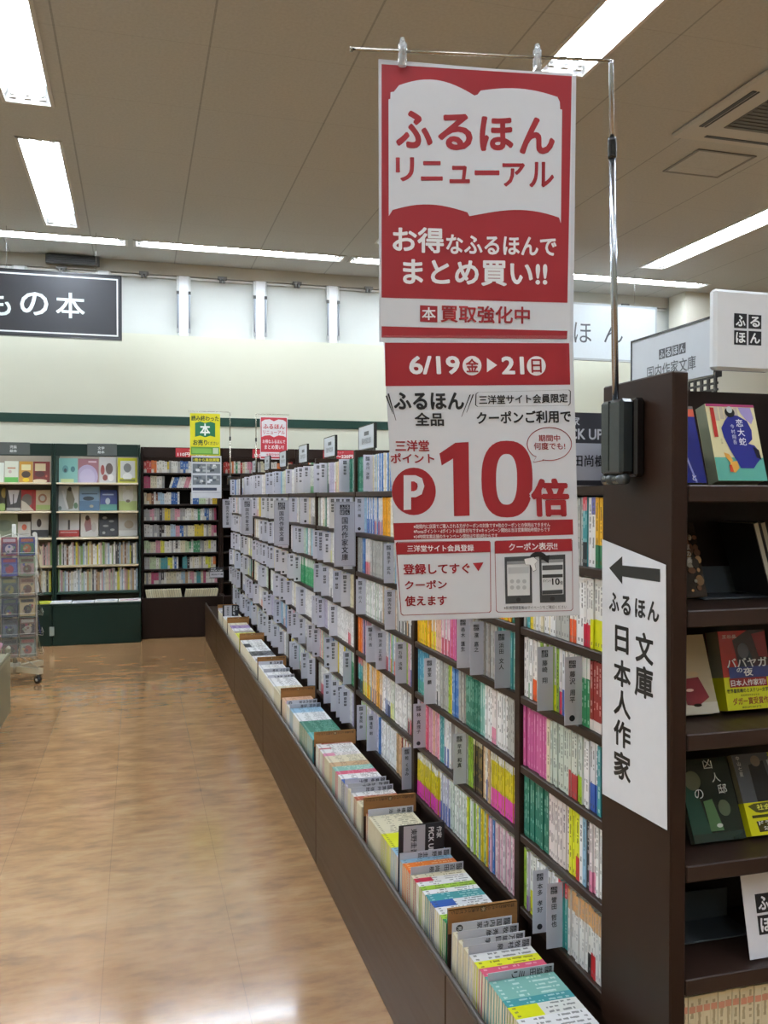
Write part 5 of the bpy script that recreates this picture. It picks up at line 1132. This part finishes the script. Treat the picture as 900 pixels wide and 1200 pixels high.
SP = [('white', 'dedcd8'), ('white', 'd8d6d0'), ('white', 'e0e0de'), ('cream', 'd4ccb4'), ('grey', 'a9a9a8'), ('tan', 'b09470'), ('lemon', 'c9c24a'), ('green', '7a9a5a'), ('brown', '7a5a44'), ('pale blue', '9ab0c0'), ('pink', 'c8a0a0'), ('white', 'dcdcda'), ('charcoal', '4a4a4c'), ('pale green', 'b4c2a0')]
def spine_book(name, x, y, z, t, h, d, colour, lean=0, seed=1, band=None):
    ay = Vector((math.sin(lean), 0, -math.cos(lean))); fr = Fr(Vector((x, y, z+.0005+max(0, -math.sin(lean))*t))-ay*h, (math.cos(lean), 0, math.sin(lean)), ay)
    m = MB(); sty = dict(base=colour, title='e0ddd4' if sum(lin(colour)[:3]) < .5 else '8a867c', obi=band, of=.28, top=None, tf=0)
    spine_cells(m, fr, t, h, sty, 10, seed); P = fr.P
    m.fbox(fr, 0, .001, 0, h, -d, -.0002, colour, 'cover'); m.fbox(fr, t-.001, t, 0, h, -d, -.0002, colour, 'cover'); m.fbox(fr, .0011, t-.0011, .002, h-.001, -d+.002, -.0006, 'd3ccb8', 'pages')
    return m.build(name)
rg = random.Random(21)
for (xa, xb, unit) in ((-.772, .016, 'next to the brown one'), (-1.02, -.82, 'behind the spinner rack')):
    for r, z in enumerate((.765, .495)):
        x = xa+.003; i = 0
        while True:
            t = rg.uniform(.010, .022); 
            if x+t > xb: break
            wd_, c = rg.choice(SP)
            o = spine_book('storybook', x, 9.45+rg.uniform(0, .012), z, t-.0006, rg.uniform(.185, .235), .15, c, 0, rg.random())
            tag(o, '%s storybook, %s in the %s spine row, green bookcase %s' % (wd_, nth(i), 'upper' if r == 0 else 'lower', unit), 'book', 'storybook spines on the green bookcases'); i += 1; x += t
cm = crop(0, 690, 5)
for k, (x0, x1, c, lab) in enumerate(((200, 300, 'b8b83a', 'yellow-green booklet lying on the green base cabinet by the spinner rack'), (292, 420, 'dfe0e0', 'white booklet lying on the green base cabinet next to the yellow-green one'), (420, 552, 'd0d2d4', 'thin pale grey booklet lying third along the green base cabinet'), (553, 690, 'dcdcda', 'white booklet lying fourth along the green base cabinet'), (692, 826, 'e0dedc', 'white booklet with pinkish picture at the corner of the green base cabinet'))):
    a, b = atY(*cm(x0, 0), 9.16).x, atY(*cm(x1, 0), 9.16).x
    m = MB(); hh = .012 if k != 2 else .006
    m.bbox(a+.004, b-.004, 9.108, 9.30, .411, .411+hh, c, 'cover', .001); o = tag(m.build('booklet'), lab, 'booklet')
    m2 = MB(); m2.box(a+.02, b-.03, 9.13, 9.24, .4111+hh, .4118+hh, ['8a9a30', 'c8ccd0', 'a8acb0', 'b8bcc0', 'b89aa0'][k], 'printed'); m2.build('cover_print', o)

# ================================================================== BROWN BOOKCASE: USED BOOKS
UP = {'red': 'a8322e', 'orange': 'd07038', 'white': 'd8d6d0', 'cream': 'd0c8ac', 'blue': '3a5f9a', 'pale blue': '9ab4c8', 'grey': '9a9896', 'pink': 'c88a98', 'rose': 'b0486a', 'green': '4a8a62', 'pale green': 'b4c49c', 'yellow': 'd2b83a', 'lemon': 'd0d048', 'teal': '4a8a8e', 'purple': '5a3a80', 'tan': 'b8946a', 'dark': '3a3436', 'brown': '7a523e'}
ROWP = ['red orange white white yellow white blue blue white cream cream white white white'.split(), 'rose cream white grey white blue white pink tan pink teal green orange tan'.split(), 'tan brown pale_blue white blue white cream blue pale_green white yellow'.split(), 'grey pink grey dark yellow grey pink grey white cream green white blue purple rose'.split(), 'teal blue grey dark grey pale_blue pink blue cream cream yellow yellow white pink rose'.split(), 'pale_green cream pink lemon white white dark cream pale_green green green grey cream lemon lemon'.split(), 'grey pale_green pale_green teal lemon blue teal teal dark white cream lemon lemon orange'.split(), 'grey rose rose dark white cream cream white pale_blue tan pink green teal rose white white pink'.split()]
def used_row(x0, x1, r, z, bay, gap=None, lean_from=None):
    x = x0; i = 0; pal = ROWP[r]; rg = random.Random(r*13+int(x0*10))
    while True:
        t = rg.uniform(.018, .030)
        if x+t > x1: break
        if gap and gap[0] < x < gap[1]: x = gap[1]
        f = (x-x0)/(x1-x0); wd_ = pal[min(len(pal)-1, int(f*len(pal)))].replace('_', ' ')
        if rg.random() < .25: wd_ = rg.choice(['white', 'cream', 'grey', 'white'])
        lean = 0
        if lean_from and lean_from[0] < x < lean_from[1]: lean = -.30
        if lean and x+t > x1-.045: break
        o = spine_book('used_book', x, 9.60, z, (t-.001)*(1 if not lean else .93), rg.uniform(.112, .132)*(1 if not lean else .95), .13, UP[wd_], -lean if False else lean, rg.random(), rg.choice([None, None, None, None, 'c8c4b8']))
        tag(o, '%s used book, %s on the %s shelf, brown bookcase %s' % (wd_, nth(i), nth(r), bay), 'book', 'used books on the brown bookcases'); i += 1; x += t
for r, z in enumerate(BRZ):
    used_row(.076, .840, r, z, 'next to the green one', {1: (.285, .335), 2: (.43, .56), 6: (.42, .47)}.get(r), {1: (.33, 2)}.get(r))
ROWP[0] = 'red orange green red white pink rose white cream red white white orange white cream red'.split()
for k in range(2): used_row(.903+k*.83, 1.668+k*.83, 0, BRZ[0], 'showing %s behind the long shelf' % nth(k))
rg = random.Random(8); x = .105; i = 0; flip = False
while x < .775:
    t = rg.uniform(.020, .032); lean = .18 if x < .45 else -.22; x += .004 if x >= .45 and not flip else 0; flip = x >= .45
    ay = Vector((math.sin(lean), 0, -math.cos(lean))); fr = Fr(Vector((x, 9.36, .361+.8*t*math.sin(abs(lean))))-ay*.13, (math.cos(lean), 0, math.sin(lean)), ay)
    m = MB(); c = rg.choice(['cfc6a6', 'c8be9c', 'd4ccb0']); t2 = t*.8
    cc_ = rg.choice(['8a8270', '6a6a60', 'b0a890', '3a4a8a' if .5 < x < .58 else '9a9484'])
    m.fbox(fr, 0, .001, 0, .13, -.10, 0, cc_, 'cover'); m.fbox(fr, t2-.001, t2, 0, .13, -.10, 0, cc_, 'cover'); m.fbox(fr, .0011, t2-.0011, .001, .129, -.099, -.001, c, 'pages')
    tag(m.build('used_book'), 'cream-edged used book turned page side out, %s along the base tray of the brown bookcase' % nth(i), 'book', 'used books on the brown bookcases'); i += 1; x += t2/math.cos(lean)+.0015

# ================================================================== CARD SPINNER RACK
ax_, ay_ = -.93, 7.45
t = thing('card_spinner', (ax_, ay_, 0), 'wheeled wire spinner rack full of clear-sleeved picture cards, standing before the green bookcase', 'display rack')
m = MB(); m.tube([(ax_, ay_, .13), (ax_, ay_, 1.24)], .016, 'b8b6ac', 'painted_metal', 12); m.build('centre_pole', t)
m = MB(); m.tube([(ax_, ay_, .06), (ax_, ay_, .145)], .045, 'b0ac98', 'painted_metal', 14); m.build('hub', t)
for k in range(4):
    a = math.pi/2*k-.70; d = Vector((math.cos(a), math.sin(a), 0)); q = Vector((-d.y, d.x, 0)); o = Vector((ax_, ay_, 0))
    m = MB(); b = [o+d*.04, o+d*.275]
    vs = [p+q*s*.022+Vector((0, 0, z)) for p in b for s in (-1, 1) for z in (.078, .122)]
    m.mesh(vs, [(0, 1, 3, 2), (4, 6, 7, 5), (0, 4, 5, 1), (2, 3, 7, 6), (0, 2, 6, 4), (1, 5, 7, 3)], 'b9b29a', 'painted_metal'); m.tube([o+d*.05+Vector((0, 0, .20)), o+d*.25+Vector((0, 0, .125))], .004, 'a8a69a', 'painted_metal', 6); L_ = m.build('leg', t)
    m = MB(); c = o+d*.24+Vector((0, 0, .031)); m.tube([c-q*.012, c+q*.012], .030, '1c1c1c', 'black_plastic', 18); m.tube([c-q*.0135, c+q*.0135], .012, '8a8a86', 'plastic', 10); m.tube([c+Vector((0, 0, .02)), c+Vector((0, 0, .055))], .012, '55554f', 'painted_metal', 8); m.build('caster', L_)
m = MB()
FACE = Fr((ax_-.065, ay_-.25, 1.17), Vector((.985, .14, 0)), (0, 0, -1)); SIDE = Fr(FACE.P(.262, 0, 0), Vector((-.14, .985, 0)), (0, 0, -1)); SIDE2 = Fr(FACE.P(-.012, 0, -.26), Vector((.14, -.985, 0)), (0, 0, -1))
for fr in (FACE, SIDE, SIDE2):
    for u in (0, .125, .25): m.tube([fr.P(u, 0, -.004), fr.P(u, .95, -.004)], .0022, 'c4c2b8', 'painted_metal', 6)
    for i in range(7): m.tube([fr.P(0, .02+i*.155, -.004), fr.P(.25, .02+i*.155, -.004)], .0018, 'c4c2b8', 'painted_metal', 6)
for z in (1.17, .30):
    m.tube([FACE.P(.125, 1.2-z, -.004), (ax_, ay_, z)], .003, 'c4c2b8', 'painted_metal', 6); m.tube([SIDE.P(.125, 1.2-z, -.004), (ax_, ay_, z)], .003, 'c4c2b8', 'painted_metal', 6); m.tube([SIDE2.P(.125, 1.2-z, -.004), (ax_, ay_, z)], .003, 'c4c2b8', 'painted_metal', 6)
m.build('wire_frame', t)
CC = [('red', '7a2c38', 'a89aa0', '3a2e52'), ('blue', '2c3a74', '8a4a28', '2e5a3a'), ('blue', '38387a', '7a2c38', '4a5684'), ('pale green', '6c7a60', '4a3424', '8a7070'), ('grey-green', '4a564c', '7a7444', '343e42'), ('tan', '7a6856', '4a2a20', '9a8666'), ('dark blue', '262c46', '424e38', '1e2230'), ('sand', '94825a', '2c2018', '9a8a66'), ('dark grey', '363a40', '1e2226', '4e5a60'), ('brown', '644c3c', '8a8074', '342820'), ('pewter', '52544e', '2a2a2a', '624a44'), ('olive', '525a4c', '743e36', '7c8276')]
PL = [('lower', 'face'), ]
for fi, (fr, fname) in enumerate(((FACE, 'facing the aisle end'), (SIDE, 'toward the long shelf'), (SIDE2, 'away from the shelf'))):
    for r in range(6):
        for c in range(2):
            col = CC[(r*2+c+fi*5) % 12]; lean = .16+random.uniform(-.04, .05); u0 = .006+c*.125
            ay = (fr.ay*math.cos(lean)+fr.n*math.sin(lean)).normalized(); f = Fr(fr.P(u0, .025+r*.155, .004), fr.ax, ay)
            m = MB(); hh = .140; m.fbox(f, 0, .112, 0, hh, -.003, 0, col[1], 'glossy_film')
            rd = random.Random(r*7+c+fi*40); m.frect(f, .008, .045, .104, .13, col[3], 1, G); m.fell(f, .056, .088, .03, .034, col[2], 2, 14, G); m.frect(f, .012, .010, .1, .034, col[2], 1, G)
            for q in range(5): m.fell(f, rd.uniform(.02, .09), rd.uniform(.05, .125), .010, .010, rd.choice([x[1] for x in CC]), 3+q, 8, G)
            o = tag(m.build('picture_card'), '%s sleeved picture card, %s row down, %s column, spinner side %s' % (col[0], nth(r), 'first' if c == 0 else 'second', fname.replace('on the side ', '')), 'card', 'picture cards on the spinner rack')
            m = MB(); m.fbox(f, -.003, .115, -.006, hh+.003, .0035, .0038, 'e8ecee', 'clear_sleeve'); m.build('sleeve', o)
        mp = MB(); 
        for u in (.0, .1245, .2495): mp.tube([fr.P(u, .155+r*.155, -.004), fr.P(u, .165+r*.155, .034), fr.P(u, .135+r*.155, .040)], .0014, 'c4c2b8', 'painted_metal', 5)
        mp.tube([fr.P(.0, .140+r*.155, .039), fr.P(.2495, .140+r*.155, .039)], .0014, 'c4c2b8', 'painted_metal', 5); mp.build('wire_pocket', t)

# ================================================================== LOW TABLE ON THE FAR SIDE OF THE AISLE
t = thing('display_table', (-1.25, 5.6, 0), 'low olive-grey display table with rounded corner at the left aisle edge, piled with pink gifts', 'table')
pts = [(-1.7, 6.45), (-.86, 6.45)]+[(-.86+.03*math.sin(a), 6.42+.03*math.cos(a)) for a in (.5, 1.0)]+[(-.83, 6.42), (-.83, 4.6), (-1.7, 4.6)]
m = MB(); F = Fr((0, 0, 0), (1, 0, 0), (0, 1, 0))
def prism(m, pts, z0, z1, col, mat):
    n = len(pts); vs = [(x, y, z) for z in (z0, z1) for x, y in pts]; m.mesh(vs, [tuple(range(n)), tuple(range(n, 2*n))[::-1]]+[(i, (i+1) % n+0, (i+1) % n+n, i+n)[::-1] for i in range(n)], col, mat)
prism(m, pts, 0, .36, '7d7c66', 'laminate'); m.build('body', t)
m = MB(); prism(m, [(x*1.0, y) for x, y in pts], .3605, .385, '8c8a74', 'laminate'); m.build('table_top', t)
m = MB(); m.bbox(-.86, -.828, 6.36, 6.456, .386, .44, '8c8a74', 'laminate', .012); m.bbox(-.85, -.83, 4.6, 6.36, .386, .405, '8c8a74', 'laminate', .006); m.build('edge_rail', t)
def pouch(cx, cy, z, r, col, lab, seed):
    rd = random.Random(seed); vs = []; n, k = 22, 9
    for j in range(k):
        f = j/(k-1)
        for i in range(n):
            a = 2*math.pi*i/n; rr = r*(math.sin(math.pi*min(.98, f*.72+.14)))*(1+.14*math.sin(i*3.1+j)+rd.uniform(-.06, .06))
            if f > .82: rr = r*(.30+.65*(f-.82)/.18)*(1+.2*math.sin(i*2.8))
            vs.append((cx+rr*math.cos(a), cy+rr*math.sin(a)*.8, z+f*r*1.7+rd.uniform(-.004, .004)*(0 < j < k-1)))
    fs = [(j*n+i, j*n+(i+1) % n, (j+1)*n+(i+1) % n, (j+1)*n+i) for j in range(k-1) for i in range(n)]+[tuple(range(n))[::-1]]
    m = MB(); m.mesh(vs, fs, col, 'fabric', True); o = tag(m.build('gift_pouch'), lab, 'pouch')
    m = MB(); z_ = z+.80*r*1.7; m.tube([(cx+r*.42*math.cos(i*math.pi/8), cy+r*.36*math.sin(i*math.pi/8), z_) for i in range(17)], .006, 'e6dde2', 'fabric', 6); m.build('ribbon', o)
pouch(-.955, 6.30, .386, .085, 'c9a3b4', 'pale pink frilly gift pouch at the aisle corner of the low table', 1)
pouch(-1.15, 6.26, .386, .09, 'b98aa4', 'darker pink frilly gift pouch behind the corner one on the low table', 2)
pouch(-.97, 6.07, .386, .078, 'd6bcc8', 'light pink frilly gift pouch near the table edge beside the corner', 3)
